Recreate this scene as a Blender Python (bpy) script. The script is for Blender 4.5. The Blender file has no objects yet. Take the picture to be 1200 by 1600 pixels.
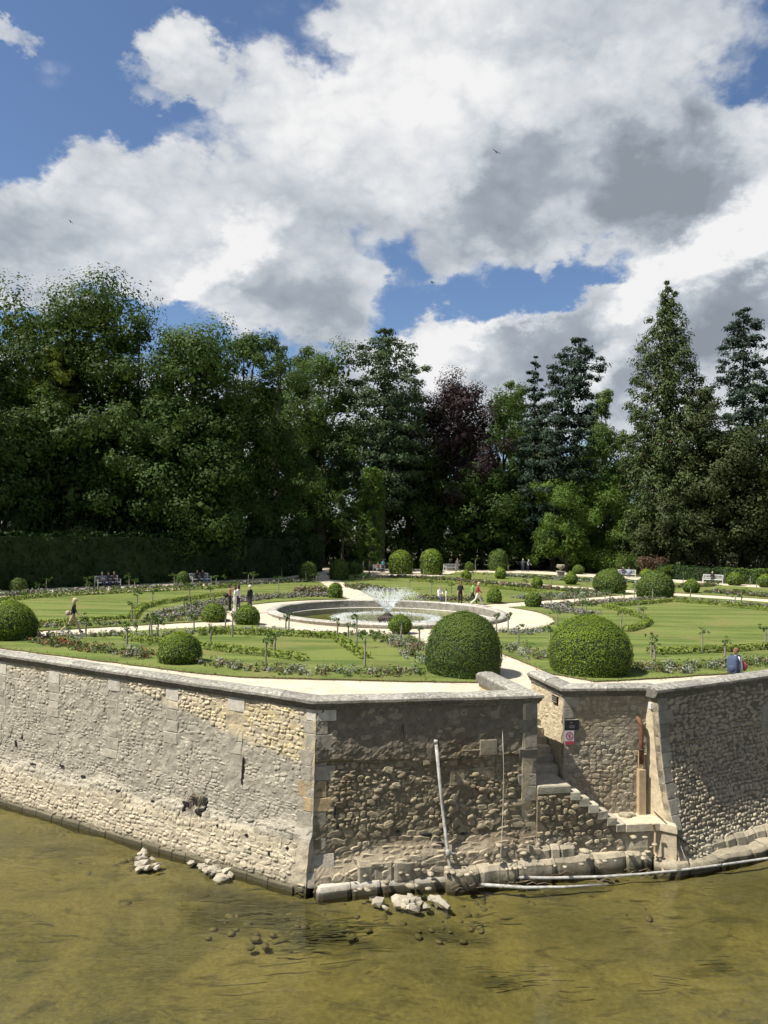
import bpy, bmesh, math, random
import numpy as np
from mathutils import Vector, Matrix
from mathutils import noise as mnoise
R = math.radians
sc = bpy.context.scene
COL = sc.collection

# ------------------------------------------------------------------ camera
F = 1202.0                                   # focal length in photo pixels (1200 x 1600)
CAMZ = 5.2
PITCH = math.atan(32 / F); ROLL = R(1.0)
_f = Vector((0, math.cos(PITCH), math.sin(PITCH)))
_e = Vector((0, -math.sin(PITCH), math.cos(PITCH)))
_x = Vector((1, 0, 0))
_r = _x * math.cos(ROLL) + _e * math.sin(ROLL)
_u = _e * math.cos(ROLL) - _x * math.sin(ROLL)
cd = bpy.data.cameras.new('camera'); cam = bpy.data.objects.new('camera', cd); COL.objects.link(cam)
cam.matrix_world = Matrix(((_r.x, _u.x, -_f.x, 0), (_r.y, _u.y, -_f.y, 0), (_r.z, _u.z, -_f.z, CAMZ), (0, 0, 0, 1)))
cd.sensor_fit = 'VERTICAL'; cd.sensor_height = 24; cd.lens = 24 * F / 1600
cd.clip_start = 0.1; cd.clip_end = 5000
sc.camera = cam

def ray(px, py):
    return (_r * ((px - 600) / F) + _u * ((800 - py) / F) + _f)
def G(px, py, z=0.0):                         # where the sight line meets the level z
    d = ray(px, py); t = (z - CAMZ) / d.z
    return Vector((d.x * t, d.y * t, z))
def P(px, py, Y):                             # point of the sight line at depth Y
    d = ray(px, py); t = Y / d.y
    return Vector((d.x * t, Y, CAMZ + d.z * t))

# ------------------------------------------------------------------ sun, sky, exposure
SUN = Vector((-0.53, -0.195, 0.84)).normalized()
sd = bpy.data.lights.new('sun', 'SUN'); sun = bpy.data.objects.new('sun', sd); COL.objects.link(sun)
sd.energy = 5.0; sd.angle = R(0.53); sd.color = (1.0, 0.95, 0.86)
sun.rotation_euler = SUN.to_track_quat('Z', 'Y').to_euler()
sun.location = (-20, 0, 40)

vs = sc.view_settings
vs.view_transform = 'Standard'; vs.look = 'None'; vs.gamma = 1.0; vs.use_curve_mapping = False
vs.exposure = 0.85
sc.cycles.use_denoising = True
sc.cycles.use_adaptive_sampling = True; sc.cycles.adaptive_threshold = 0.016; sc.cycles.adaptive_min_samples = 12
sc.cycles.max_bounces = 6; sc.cycles.diffuse_bounces = 3; sc.cycles.glossy_bounces = 3
sc.cycles.transmission_bounces = 3; sc.cycles.transparent_max_bounces = 8
sc.cycles.caustics_reflective = False; sc.cycles.caustics_refractive = False

# ---- node helpers
def nd(nt, kind, props=None, **ins):
    n = nt.nodes.new(kind)
    for k, v in (props or {}).items(): setattr(n, k, v)
    for k, v in ins.items():
        key = k.replace('_', ' ')
        s = n.inputs.get(key)
        if s is None: s = n.inputs[int(k[1:])]
        if hasattr(v, 'is_linked'): nt.links.new(v, s)
        else: s.default_value = v
    return n
def mth(nt, op, a, b=0.0, c=0.0, clamp=False):
    n = nt.nodes.new('ShaderNodeMath'); n.operation = op; n.use_clamp = clamp
    for i, v in enumerate((a, b, c)):
        if hasattr(v, 'is_linked'): nt.links.new(v, n.inputs[i])
        else: n.inputs[i].default_value = v
    return n.outputs[0]
def vm(nt, op, a, b=(0, 0, 0)):
    n = nt.nodes.new('ShaderNodeVectorMath'); n.operation = op
    for i, v in enumerate((a, b)):
        if hasattr(v, 'is_linked'): nt.links.new(v, n.inputs[i])
        elif isinstance(v, (int, float)): n.inputs['Scale'].default_value = v
        else: n.inputs[i].default_value = v
    return n
def c4(c): return (c[0], c[1], c[2], 1.0) if len(c) == 3 else c
def mixc(nt, f, a, b, blend='MIX'):
    n = nt.nodes.new('ShaderNodeMix'); n.data_type = 'RGBA'; n.blend_type = blend; n.clamp_factor = True
    for i, v in ((0, f), (6, a), (7, b)):
        if hasattr(v, 'is_linked'): nt.links.new(v, n.inputs[i])
        else: n.inputs[i].default_value = v if i == 0 else c4(v)
    return n.outputs[2]
def mapr(nt, v, a, b, c=0.0, d=1.0, smooth=True):
    n = nt.nodes.new('ShaderNodeMapRange'); n.interpolation_type = 'SMOOTHSTEP' if smooth else 'LINEAR'
    nt.links.new(v, n.inputs[0])
    for i, x in ((1, a), (2, b), (3, c), (4, d)): n.inputs[i].default_value = x
    return n.outputs[0]
def noise(nt, vec, scale, detail=4.0, rough=0.55, dist=0.0):
    n = nt.nodes.new('ShaderNodeTexNoise'); n.inputs['Scale'].default_value = scale
    n.inputs['Detail'].default_value = detail; n.inputs['Roughness'].default_value = rough
    n.inputs['Distortion'].default_value = dist
    if vec is not None: nt.links.new(vec, n.inputs['Vector'])
    return n

# ---- the sky: clear Nishita blue with broken cumulus drifting through it
world = bpy.data.worlds.new('World'); sc.world = world; world.use_nodes = True
wt = world.node_tree; wt.nodes.clear()
sky = nd(wt, 'ShaderNodeTexSky', {'sky_type': 'NISHITA', 'sun_disc': False})
sky.sun_elevation = math.asin(SUN.z); sky.sun_rotation = math.atan2(SUN.x, SUN.y)
sky.altitude = 100; sky.air_density = 1.0; sky.dust_density = 0.6; sky.ozone_density = 2.0
tc = nd(wt, 'ShaderNodeTexCoord')
gen = vm(wt, 'NORMALIZE', tc.outputs['Generated']).outputs[0]
sx = nd(wt, 'ShaderNodeSeparateXYZ', Vector=gen)
az = mth(wt, 'ARCTAN2', sx.outputs[0], sx.outputs[1])
el = mth(wt, 'ARCSINE', sx.outputs[2])
ae = nd(wt, 'ShaderNodeCombineXYZ', X=az, Y=el).outputs[0]
# cloud edges billow: warp the map with coarse and fine noise of the direction itself
gz = nd(wt, 'ShaderNodeMapping', Vector=gen); gz.inputs['Scale'].default_value = (1, 1, 1.5)
gzv = gz.outputs[0]
w1 = noise(wt, gzv, 6.0, 2.0, 0.5).outputs['Color']
w2 = noise(wt, gzv, 15.0, 5.0, 0.62).outputs['Color']
w1 = vm(wt, 'SCALE', vm(wt, 'SUBTRACT', w1, (.5, .5, .5)).outputs[0], 0.11).outputs[0]
w2 = vm(wt, 'SCALE', vm(wt, 'SUBTRACT', w2, (.5, .5, .5)).outputs[0], 0.12).outputs[0]
wp = vm(wt, 'MULTIPLY', vm(wt, 'ADD', vm(wt, 'ADD', ae, w1).outputs[0], w2).outputs[0], (1, 1, 0)).outputs[0]
def sky_c(px, py):
    d = ray(px, py).normalized(); return math.atan2(d.x, d.y), math.asin(d.z)
def blob(px, py, rx, ry, rot=0, lo=1.0, hi=0.35, vec=None):
    a, e = sky_c(px, py)
    m = nd(wt, 'ShaderNodeMapping', {'vector_type': 'TEXTURE'}, Vector=vec if vec is not None else wp)
    m.inputs['Location'].default_value = (a, e, 0); m.inputs['Rotation'].default_value = (0, 0, R(rot))
    m.inputs['Scale'].default_value = (rx / F, ry / F, 1)
    return mapr(wt, vm(wt, 'LENGTH', m.outputs[0]).outputs['Value'], lo, hi)
def addup(lst):
    o = lst[0]
    for b in lst[1:]: o = mth(wt, 'ADD', o, b)
    return o
# outside the part named below the cover goes on as the same broken cumulus
big = noise(wt, gzv, 2.6, 5.0, 0.55).outputs[0]
inz = blob(600, 330, 1150, 900, 0, 1.0, 0.7, ae)
gen_cover = mth(wt, 'MULTIPLY', mapr(wt, big, 0.46, 0.58), mth(wt, 'SUBTRACT', 1.0, inz))
cover = addup([gen_cover] + [mth(wt, 'MULTIPLY', blob(*b[:5]), b[5]) for b in (
    (640, 210, 470, 175, 14, 1.0), (300, 75, 90, 75, 0, .85), (235, 125, 90, 35, 8, .45), (880, 110, 380, 150, 4, 1.0), (600, 20, 170, 60, 0, .75),
    (140, 330, 300, 95, 12, .95), (1000, 290, 190, 120, 0, 1.0), (800, 310, 170, 120, 20, .9), (680, 400, 60, 60, 0, .45), (385, 135, 110, 75, 15, .42),
    (20, 45, 80, 32, -8, .65), (430, 445, 195, 115, -6, 1.0), (545, 475, 100, 70, -10, .6), (120, 390, 330, 40, 4, .4), (330, 420, 150, 70, 0, .45),
    (760, 570, 330, 95, 3, 1.0), (940, 510, 130, 70, 20, .9), (1120, 430, 260, 120, 32, 1.0), (1080, 600, 420, 130, 0, 1.0), (1190, 210, 110, 50, 0, .5),
    (300, 640, 700, 90, 0, .7), (150, 425, 360, 75, 4, .85), (860, 415, 25, 45, 0, .35), (1150, 620, 300, 200, 0, .8))])
# cauliflower relief: creases where the noise crosses its middle
def billow(sc_, amp, det=0.0):
    return mth(wt, 'MULTIPLY', mth(wt, 'ABSOLUTE', mth(wt, 'SUBTRACT', noise(wt, gzv, sc_, det, 0.5).outputs[0], 0.5)), amp)
bil = mth(wt, 'ADD', mth(wt, 'ADD', billow(8.0, 2.0), billow(18.0, 1.5)), mth(wt, 'ADD', billow(40.0, .9), billow(85.0, .45, 1.0)))
bil = mth(wt, 'SUBTRACT', bil, 0.50)
dens0 = mth(wt, 'ADD', cover, mth(wt, 'ADD', mth(wt, 'MULTIPLY', mth(wt, 'SUBTRACT', noise(wt, gzv, 9.0, 5.0, 0.62).outputs[0], 0.5), 0.85), mth(wt, 'MULTIPLY', bil, .28)))
dens = mapr(wt, dens0, 0.13, 0.66)
# how much light a cloud passes: thick bases are grey, tops and rims white
dark = addup([mth(wt, 'MULTIPLY', blob(*b[:5], 1.0, 0.2), b[5]) for b in (
    (1020, 285, 150, 100, -8, .80), (800, 305, 130, 100, 25, .42), (690, 380, 130, 80, 30, .24), (480, 470, 150, 70, -4, .32), (930, 70, 260, 110, 0, .10),
    (860, 550, 170, 80, 18, .50), (1140, 480, 130, 90, 35, .58), (1010, 590, 160, 60, 25, .45), (80, 350, 260, 75, 10, .24), (560, 320, 220, 90, 10, .10), (480, 560, 300, 50, 0, .3))])
lite = addup([mth(wt, 'MULTIPLY', blob(*b[:5], 1.0, 0.2), b[5]) for b in (
    (1150, 360, 130, 75, 30, .6), (990, 470, 120, 45, 40, .6), (760, 500, 130, 35, 3, .42), (640, 560, 120, 60, 0, .35), (380, 390, 130, 55, 35, .5), (300, 460, 70, 50, 20, .4),
    (560, 150, 270, 120, 10, .32), (850, 130, 330, 75, 4, .30), (640, 270, 150, 70, 10, .2), (300, 60, 80, 50, 0, .2), (920, 590, 80, 40, 30, .4), (690, 590, 60, 50, 0, .3))])
puff = mth(wt, 'ADD', mth(wt, 'MULTIPLY', bil, 0.30), mth(wt, 'MULTIPLY', mth(wt, 'SUBTRACT', noise(wt, gzv, 12.0, 5.0, 0.6).outputs[0], 0.5), 0.6))
big2 = mth(wt, 'MULTIPLY', mth(wt, 'SUBTRACT', noise(wt, gzv, 4.0, 3.0, 0.5).outputs[0], 0.5), 0.45)
lum = mth(wt, 'ADD', mth(wt, 'ADD', mth(wt, 'SUBTRACT', lite, dark), mth(wt, 'ADD', puff, big2)), 0.66, 0, False)
cr = nd(wt, 'ShaderNodeValToRGB', Fac=lum)
els = cr.color_ramp.elements
els[0].position = 0.0; els[0].color = (2.6, 2.95, 3.4, 1)
els[1].position = 1.0; els[1].color = (8.6, 8.6, 8.6, 1)
e = els.new(0.35); e.color = (3.7, 4.15, 4.7, 1)
e = els.new(0.62); e.color = (5.7, 6.05, 6.5, 1)
skyc = mixc(wt, 1.0, sky.outputs[0], (0.98, 1.06, 1.18, 1), 'MULTIPLY')
wcol = mixc(wt, dens, skyc, cr.outputs[0])
bg = nd(wt, 'ShaderNodeBackground', Color=wcol, Strength=0.058)
wo = nd(wt, 'ShaderNodeOutputWorld'); wt.links.new(bg.outputs[0], wo.inputs[0])
world.cycles.sampling_method = 'MANUAL'; world.cycles.sample_map_resolution = 512

# ------------------------------------------------------------------ object helpers
def tag(o, label=None, cat=None, group=None, kind=None):
    if label: o['label'] = label
    if cat: o['category'] = cat
    if group: o['group'] = group
    if kind: o['kind'] = kind
    return o
def link(name, data, parent=None, mats=(), smooth=False):
    o = bpy.data.objects.new(name, data); COL.objects.link(o)
    if parent is not None: o.parent = parent
    if data is not None and hasattr(data, 'materials'):
        for m in mats:
            data.materials.append(m)
    return o
def pydata(name, V, Fc, parent=None, mat=None, smooth=False, mi=None):
    me = bpy.data.meshes.new(name); me.from_pydata([tuple(v) for v in V], [], Fc); me.update()
    mats = mat if isinstance(mat, (list, tuple)) else ([mat] if mat else [])
    o = link(name, me, parent, mats)
    if smooth: me.polygons.foreach_set('use_smooth', [True] * len(me.polygons))
    if mi is not None: me.polygons.foreach_set('material_index', list(mi))
    return o
def quads(name, V, nper, parent=None, mats=(), mi=None, smooth=False, tri=None):
    """V: (N*nper,3) array, every nper verts one face"""
    V = np.asarray(V, dtype=np.float32).reshape(-1, 3); n = len(V) // nper
    me = bpy.data.meshes.new(name)
    me.vertices.add(len(V)); me.vertices.foreach_set('co', V.ravel())
    me.loops.add(len(V)); me.loops.foreach_set('vertex_index', np.arange(len(V), dtype=np.int32))
    me.polygons.add(n); me.polygons.foreach_set('loop_start', np.arange(n, dtype=np.int32) * nper)
    if mi is not None: me.polygons.foreach_set('material_index', np.asarray(mi, dtype=np.int32))
    me.update(calc_edges=True)
    return link(name, me, parent, mats)
def fastmesh(name, V, Fa, parent=None, mats=(), mi=None, smooth=False):
    """V (n,3), Fa (m,k) faces all with k corners"""
    V = np.asarray(V, dtype=np.float32); Fa = np.asarray(Fa, dtype=np.int32); m, k = Fa.shape
    me = bpy.data.meshes.new(name)
    me.vertices.add(len(V)); me.vertices.foreach_set('co', V.ravel())
    me.loops.add(m * k); me.loops.foreach_set('vertex_index', Fa.ravel())
    me.polygons.add(m); me.polygons.foreach_set('loop_start', np.arange(m, dtype=np.int32) * k)
    if mi is not None: me.polygons.foreach_set('material_index', np.asarray(mi, dtype=np.int32))
    if smooth: me.polygons.foreach_set('use_smooth', np.ones(m, dtype=bool))
    me.update(calc_edges=True)
    return link(name, me, parent, mats)
def empty(name, loc=(0, 0, 0), rz=0.0):
    o = bpy.data.objects.new(name, None); COL.objects.link(o); o.location = loc; o.rotation_euler = (0, 0, rz)
    o.empty_display_size = 0.2
    return o
def copy_tree(o, parent=None):
    c = o.copy(); COL.objects.link(c); c.parent = parent
    for ch in list(o.children): copy_tree(ch, c)
    return c
class MB:
    """collects boxes, tubes and lathes into one mesh"""
    def __init__(s): s.v = []; s.f = []; s.m = []
    def add(s, V, Fc, mi=0):
        b = len(s.v); s.v += [Vector(v) for v in V]; s.f += [[i + b for i in f] for f in Fc]; s.m += [mi] * len(Fc); return s
    def box(s, c, d, rz=0, mi=0, M=None):
        hx, hy, hz = d[0] / 2, d[1] / 2, d[2] / 2
        V = [Vector((x, y, z)) for z in (-hz, hz) for x, y in ((-hx, -hy), (hx, -hy), (hx, hy), (-hx, hy))]
        Mm = M if M is not None else Matrix.Rotation(rz, 4, 'Z')
        V = [Mm @ v + Vector(c) for v in V]
        return s.add(V, [[0, 3, 2, 1], [4, 5, 6, 7], [0, 1, 5, 4], [1, 2, 6, 5], [2, 3, 7, 6], [3, 0, 4, 7]], mi)
    def tube(s, pts, rad, n=8, mi=0):
        pts = [Vector(p) for p in pts]
        if not hasattr(rad, '__len__'): rad = [rad] * len(pts)
        V = []; Fc = []
        for i, p in enumerate(pts):
            t = (pts[min(i + 1, len(pts) - 1)] - pts[max(i - 1, 0)]).normalized()
            a = t.cross(Vector((0, 0, 1)) if abs(t.z) < .9 else Vector((1, 0, 0))).normalized(); b = t.cross(a)
            V += [p + (a * math.cos(2 * math.pi * k / n) + b * math.sin(2 * math.pi * k / n)) * rad[i] for k in range(n)]
        for i in range(len(pts) - 1):
            for k in range(n): Fc.append([i * n + k, i * n + (k + 1) % n, (i + 1) * n + (k + 1) % n, (i + 1) * n + k])
        Fc.append(list(range(n))[::-1]); Fc.append([(len(pts) - 1) * n + k for k in range(n)])
        return s.add(V, Fc, mi)
    def lathe(s, prof, n=16, c=(0, 0, 0), mi=0):
        V = []; Fc = []
        for r, z in prof:
            V += [Vector((c[0] + r * math.cos(2 * math.pi * k / n), c[1] + r * math.sin(2 * math.pi * k / n), c[2] + z)) for k in range(n)]
        for i in range(len(prof) - 1):
            for k in range(n): Fc.append([i * n + k, i * n + (k + 1) % n, (i + 1) * n + (k + 1) % n, (i + 1) * n + k])
        Fc.append(list(range(n))[::-1]); Fc.append([(len(prof) - 1) * n + k for k in range(n)])
        return s.add(V, Fc, mi)
    def ell(s, c, r, nu=10, nv=7, mi=0, M=None):
        V = []; Fc = []
        for j in range(nv + 1):
            th = math.pi * j / nv
            for k in range(nu):
                ph = 2 * math.pi * k / nu
                q = Vector((r[0] * math.sin(th) * math.cos(ph), r[1] * math.sin(th) * math.sin(ph), r[2] * math.cos(th)))
                V.append((M @ q if M is not None else q) + Vector(c))
        for j in range(nv):
            for k in range(nu): Fc.append([j * nu + k, (j + 1) * nu + k, (j + 1) * nu + (k + 1) % nu, j * nu + (k + 1) % nu])
        return s.add(V, Fc, mi)
    def build(s, name, mat, parent=None, smooth=False):
        return pydata(name, s.v, s.f, parent, mat, smooth, s.m)

# ------------------------------------------------------------------ materials
MATS = {}
def newmat(name):
    m = bpy.data.materials.new(name); m.use_nodes = True; nt = m.node_tree; nt.nodes.clear()
    out = nd(nt, 'ShaderNodeOutputMaterial'); MATS[name] = m
    return m, nt, out
def simple(name, col, rough=.7, var=.12, scale=8.0, bump=0.0, metal=0.0, spec=.4):
    m, nt, out = newmat(name)
    pos = nd(nt, 'ShaderNodeNewGeometry').outputs['Position']
    nz = noise(nt, pos, scale, 5, .6)
    k = mapr(nt, nz.outputs[0], .3, .7, 1 - var, 1 + var, False)
    c = vm(nt, 'SCALE', col); nt.links.new(k, c.inputs['Scale'])
    b = nd(nt, 'ShaderNodeBsdfPrincipled', Base_Color=c.outputs[0], Roughness=rough, Metallic=metal)
    b.inputs['Specular IOR Level'].default_value = spec
    if bump:
        bp = nd(nt, 'ShaderNodeBump', Strength=bump, Distance=.02, Height=nz.outputs[0]); nt.links.new(bp.outputs[0], b.inputs['Normal'])
    nt.links.new(b.outputs[0], out.inputs[0]); return m
def leafmat(name, a, b, trans=.25, tcol=None, rough=.55, big=.35):
    """leaves: colour wanders leaf by leaf and branch by branch"""
    m, nt, out = newmat(name)
    g = nd(nt, 'ShaderNodeNewGeometry')
    isl = g.outputs['Random Per Island']
    nz = noise(nt, g.outputs['Position'], big, 3, .6)
    k = mth(nt, 'ADD', mth(nt, 'MULTIPLY', isl, .40), mth(nt, 'MULTIPLY', mapr(nt, nz.outputs[0], .3, .7), .60))
    c = mixc(nt, k, a, b)
    p = nd(nt, 'ShaderNodeBsdfPrincipled', Base_Color=c, Roughness=rough); p.inputs['Specular IOR Level'].default_value = .10
    t = nd(nt, 'ShaderNodeBsdfTranslucent', Color=mixc(nt, .5, c, tcol or (b[0] * 1.5, b[1] * 1.5, b[2] * .8)))
    mx = nd(nt, 'ShaderNodeMixShader', Fac=trans); nt.links.new(p.outputs[0], mx.inputs[1]); nt.links.new(t.outputs[0], mx.inputs[2])
    nt.links.new(mx.outputs[0], out.inputs[0]); return m
# ------------------------------------------------------------------ plan of the place (metres; camera stands over x=y=0)
WATER = -3.95
CAPZ = 0.90
C = Vector((-1.65, 19.9, 0)); LD = Vector((-0.872, 0.490, 0)).normalized()        # corner of the terrace, run of the sunlit wall
D = Vector((4.27, 21.1, 0)); FD = (D - C).normalized()
E = Vector((3.45, 24.2, 0))
GP = Vector((5.22, 22.1, 0)); FP = Vector((4.72, 24.4, 0)); HH = Vector((7.86, 22.4, 0))
I0 = Vector((7.86, 22.06, 0)); J = Vector((12.4, 24.8, 0)); RD = (J - I0).normalized()
def nrm(d): return Vector((d.y, -d.x, 0))             # outward (towards the river) for a run going left to right
NL = nrm(-LD); NF = nrm(FD); NR = nrm(RD)
RECD = (HH - GP).normalized(); NREC = nrm(RECD)
CEN = Vector((0.33, 49.3, 0)); RB = 7.6                # basin

def sstep(a, b, x):
    t = min(1, max(0, (x - a) / (b - a))); return t * t * (3 - 2 * t)
def nz3(x, y, z): return mnoise.noise(Vector((x, y, z)))
def fbm(x, y, z, o=4):
    s = 0; a = 1; f = 1
    for i in range(o): s += a * nz3(x * f, y * f, z * f); a *= .5; f *= 2
    return s
def off_left(s, z):
    o = .02 * (.7 - z) + .14 * sstep(-2.3 + .35 * nz3(s * .5, 0, 3), -4.1, z)
    o += .12 * sstep(-2.5, -2.75, z + .35 * nz3(s * .6, 1, 9))
    return o + .03 * fbm(s * .9, z * .9, 1.3) + .018 * fbm(s * 3.1, z * 3.1, 8.3, 2)
def off_front(s, z):
    zt = -.72 + .18 * nz3(s * .8, 0, 5)
    o = .03 * (.7 - z) - .07 * sstep(zt, zt - .12, z)
    zb = -2.75 - .4 * sstep(2.6, .4, s) + .25 * nz3(s * .9, 4, 2)
    o += .26 * sstep(zb, zb - .5, z)
    return o + .035 * fbm(s * 1.1, z * 1.1, 7.7)
def off_right(s, z):
    return .10 * (.7 - z) + .038 * max(0, -.35 - z) ** 2 + .02 * fbm(s, z, 4.1)
def off_rec(s, z): return .012 * (.7 - z) + .02 * fbm(s * 1.2, z * 1.2, 2.2)

# ---- wall materials: rubble, mortar and dressed stone share weather zones laid out along the wall
WALLK = .80
def wallmat(name, base, lo, extra=None, A=C, run=LD, stone=1.0, rough=.92, bump=.35, nscale=5.0, damp=1.0, tone=1.0):
    m, nt, out = newmat(name)
    g = nd(nt, 'ShaderNodeNewGeometry'); pos = g.outputs['Position']
    rel = vm(nt, 'SUBTRACT', pos, tuple(A)).outputs[0]
    s = vm(nt, 'DOT_PRODUCT', rel, tuple(run)).outputs['Value']
    z = nd(nt, 'ShaderNodeSeparateXYZ', Vector=pos).outputs[2]
    n1 = noise(nt, pos, .55, 5, .62); n2 = noise(nt, pos, nscale, 6, .65); n3 = noise(nt, pos, 26.0, 4, .7)
    wob = mth(nt, 'MULTIPLY', mth(nt, 'SUBTRACT', n1.outputs[0], .5), 2.2)
    col = base
    if extra: col = extra(nt, s, z, wob, n1, n2)
    # cream foot of the wall
    if lo: col = mixc(nt, mapr(nt, mth(nt, 'ADD', z, mth(nt, 'MULTIPLY', wob, .45)), lo[1], lo[1] - .35), col, lo[0])
    # damp blackening just above the river
    wet = mapr(nt, mth(nt, 'ADD', z, mth(nt, 'MULTIPLY', wob, .06)), WATER + .34, WATER + .06)
    if stone:
        rnd = mth(nt, 'FRACT', mth(nt, 'ADD', g.outputs['Random Per Island'], nd(nt, 'ShaderNodeObjectInfo').outputs['Random']))
        kk = mapr(nt, rnd, 0, 1, .80 * stone, 1.18 * stone, False)
        sc_ = vm(nt, 'SCALE', col); nt.links.new(kk, sc_.inputs['Scale']); col = sc_.outputs[0]
    k2 = mapr(nt, n2.outputs[0], .28, .72, .70, 1.22, False)
    sc2 = vm(nt, 'SCALE', col); nt.links.new(k2, sc2.inputs['Scale']); col = sc2.outputs[0]
    pits = mapr(nt, n3.outputs[0], .34, .42, .55, 1.0)
    sc3 = vm(nt, 'SCALE', col); nt.links.new(pits, sc3.inputs['Scale']); col = sc3.outputs[0]
    if damp < 1: wet = mth(nt, 'MULTIPLY', wet, damp)
    col = mixc(nt, wet, vm(nt, 'SCALE', col, WALLK * tone).outputs[0], (.075, .066, .04))
    b = nd(nt, 'ShaderNodeBsdfPrincipled', Base_Color=col, Roughness=rough); b.inputs['Specular IOR Level'].default_value = .2
    h = mth(nt, 'ADD', n2.outputs[0], mth(nt, 'MULTIPLY', n3.outputs[0], .5))
    bp = nd(nt, 'ShaderNodeBump', Strength=bump, Distance=.05, Height=h); nt.links.new(bp.outputs[0], b.inputs['Normal'])
    nt.links.new(b.outputs[0], out.inputs[0]); return m
def left_zones(nt, s, z, wob, n1, n2):
    cream = (.56, .48, .345); gold = (.57, .465, .27); grey = (.41, .372, .295)
    zz = mth(nt, 'ADD', z, mth(nt, 'MULTIPLY', wob, .38))
    edge = mth(nt, 'ADD', mth(nt, 'MULTIPLY', s, .20), -.92)
    edge = mth(nt, 'MINIMUM', edge, .42)
    top = mapr(nt, mth(nt, 'SUBTRACT', zz, edge), -.10, .12)
    yel = mth(nt, 'MULTIPLY', mapr(nt, s, 5.6, 2.2), mapr(nt, n2.outputs[0], .42, .60))
    c = mixc(nt, top, grey, mixc(nt, yel, cream, gold))
    return mixc(nt, mth(nt, 'MULTIPLY', mapr(nt, n1.outputs[0], .5, .66), .55), c, (.50, .455, .36))
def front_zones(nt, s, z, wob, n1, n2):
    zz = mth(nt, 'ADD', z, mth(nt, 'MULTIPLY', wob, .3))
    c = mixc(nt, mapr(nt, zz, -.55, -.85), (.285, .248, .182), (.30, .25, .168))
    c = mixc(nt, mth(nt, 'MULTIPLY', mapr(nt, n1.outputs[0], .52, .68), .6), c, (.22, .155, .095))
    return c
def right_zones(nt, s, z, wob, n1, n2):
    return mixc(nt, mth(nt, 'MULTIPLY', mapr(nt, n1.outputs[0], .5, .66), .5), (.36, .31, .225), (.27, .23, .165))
def rec_zones(nt, s, z, wob, n1, n2):
    return mixc(nt, mth(nt, 'MULTIPLY', mapr(nt, n1.outputs[0], .46, .64), .6), (.42, .345, .235), (.35, .325, .265))
CREAM_LO = (.53, .46, .335)
M_Ls = wallmat('left_stone', (.5, .45, .35), (CREAM_LO, -2.62), left_zones, C, LD, 1.05)
M_Lm = wallmat('left_mortar', (.5, .45, .35), (CREAM_LO, -2.62), left_zones, C, LD, 0, tone=.90)
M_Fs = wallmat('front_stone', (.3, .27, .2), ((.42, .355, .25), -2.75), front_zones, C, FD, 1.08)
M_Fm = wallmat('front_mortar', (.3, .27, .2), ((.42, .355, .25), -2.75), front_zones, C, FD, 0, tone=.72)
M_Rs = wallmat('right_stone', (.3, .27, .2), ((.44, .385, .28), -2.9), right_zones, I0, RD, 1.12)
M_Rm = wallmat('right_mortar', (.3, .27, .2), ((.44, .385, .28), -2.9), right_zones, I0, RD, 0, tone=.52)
M_Cs = wallmat('recess_stone', (.4, .33, .24), None, rec_zones, GP, RECD, 1.05)
M_Cm = wallmat('recess_mortar', (.4, .33, .24), None, rec_zones, GP, RECD, 0, tone=.82)
M_side = wallmat('passage_stone', (.56, .47, .32), None, None, GP, RECD, 0, bump=.5)
M_ash = wallmat('ashlar_pale', (.43, .39, .31), None, None, C, LD, 1.0, bump=.5)
M_ashL = wallmat('ashlar_bright', (.55, .51, .43), None, None, C, LD, 1.0, bump=.4)
M_ashO = wallmat('ashlar_ochre', (.50, .38, .22), None, None, C, LD, 1.0, bump=.5)
M_ashF = wallmat('ashlar_grey', (.285, .26, .21), None, None, C, LD, 1.0, bump=.5)
M_step = wallmat('step_stone', (.46, .415, .32), None, None, C, LD, 1.0, bump=.5)
M_ledge = wallmat('ledge_stone', (.42, .365, .265), None, None, C, LD, 1.0, bump=.8)
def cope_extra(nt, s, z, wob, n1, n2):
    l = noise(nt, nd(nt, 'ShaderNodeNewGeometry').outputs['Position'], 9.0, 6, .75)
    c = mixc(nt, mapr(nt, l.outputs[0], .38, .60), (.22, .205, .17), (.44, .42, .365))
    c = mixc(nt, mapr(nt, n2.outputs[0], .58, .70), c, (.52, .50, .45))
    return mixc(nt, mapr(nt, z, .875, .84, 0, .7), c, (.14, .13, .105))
M_cope = wallmat('coping_stone', (.4, .38, .33), None, cope_extra, C, LD, .95, bump=.6, nscale=11)

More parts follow.
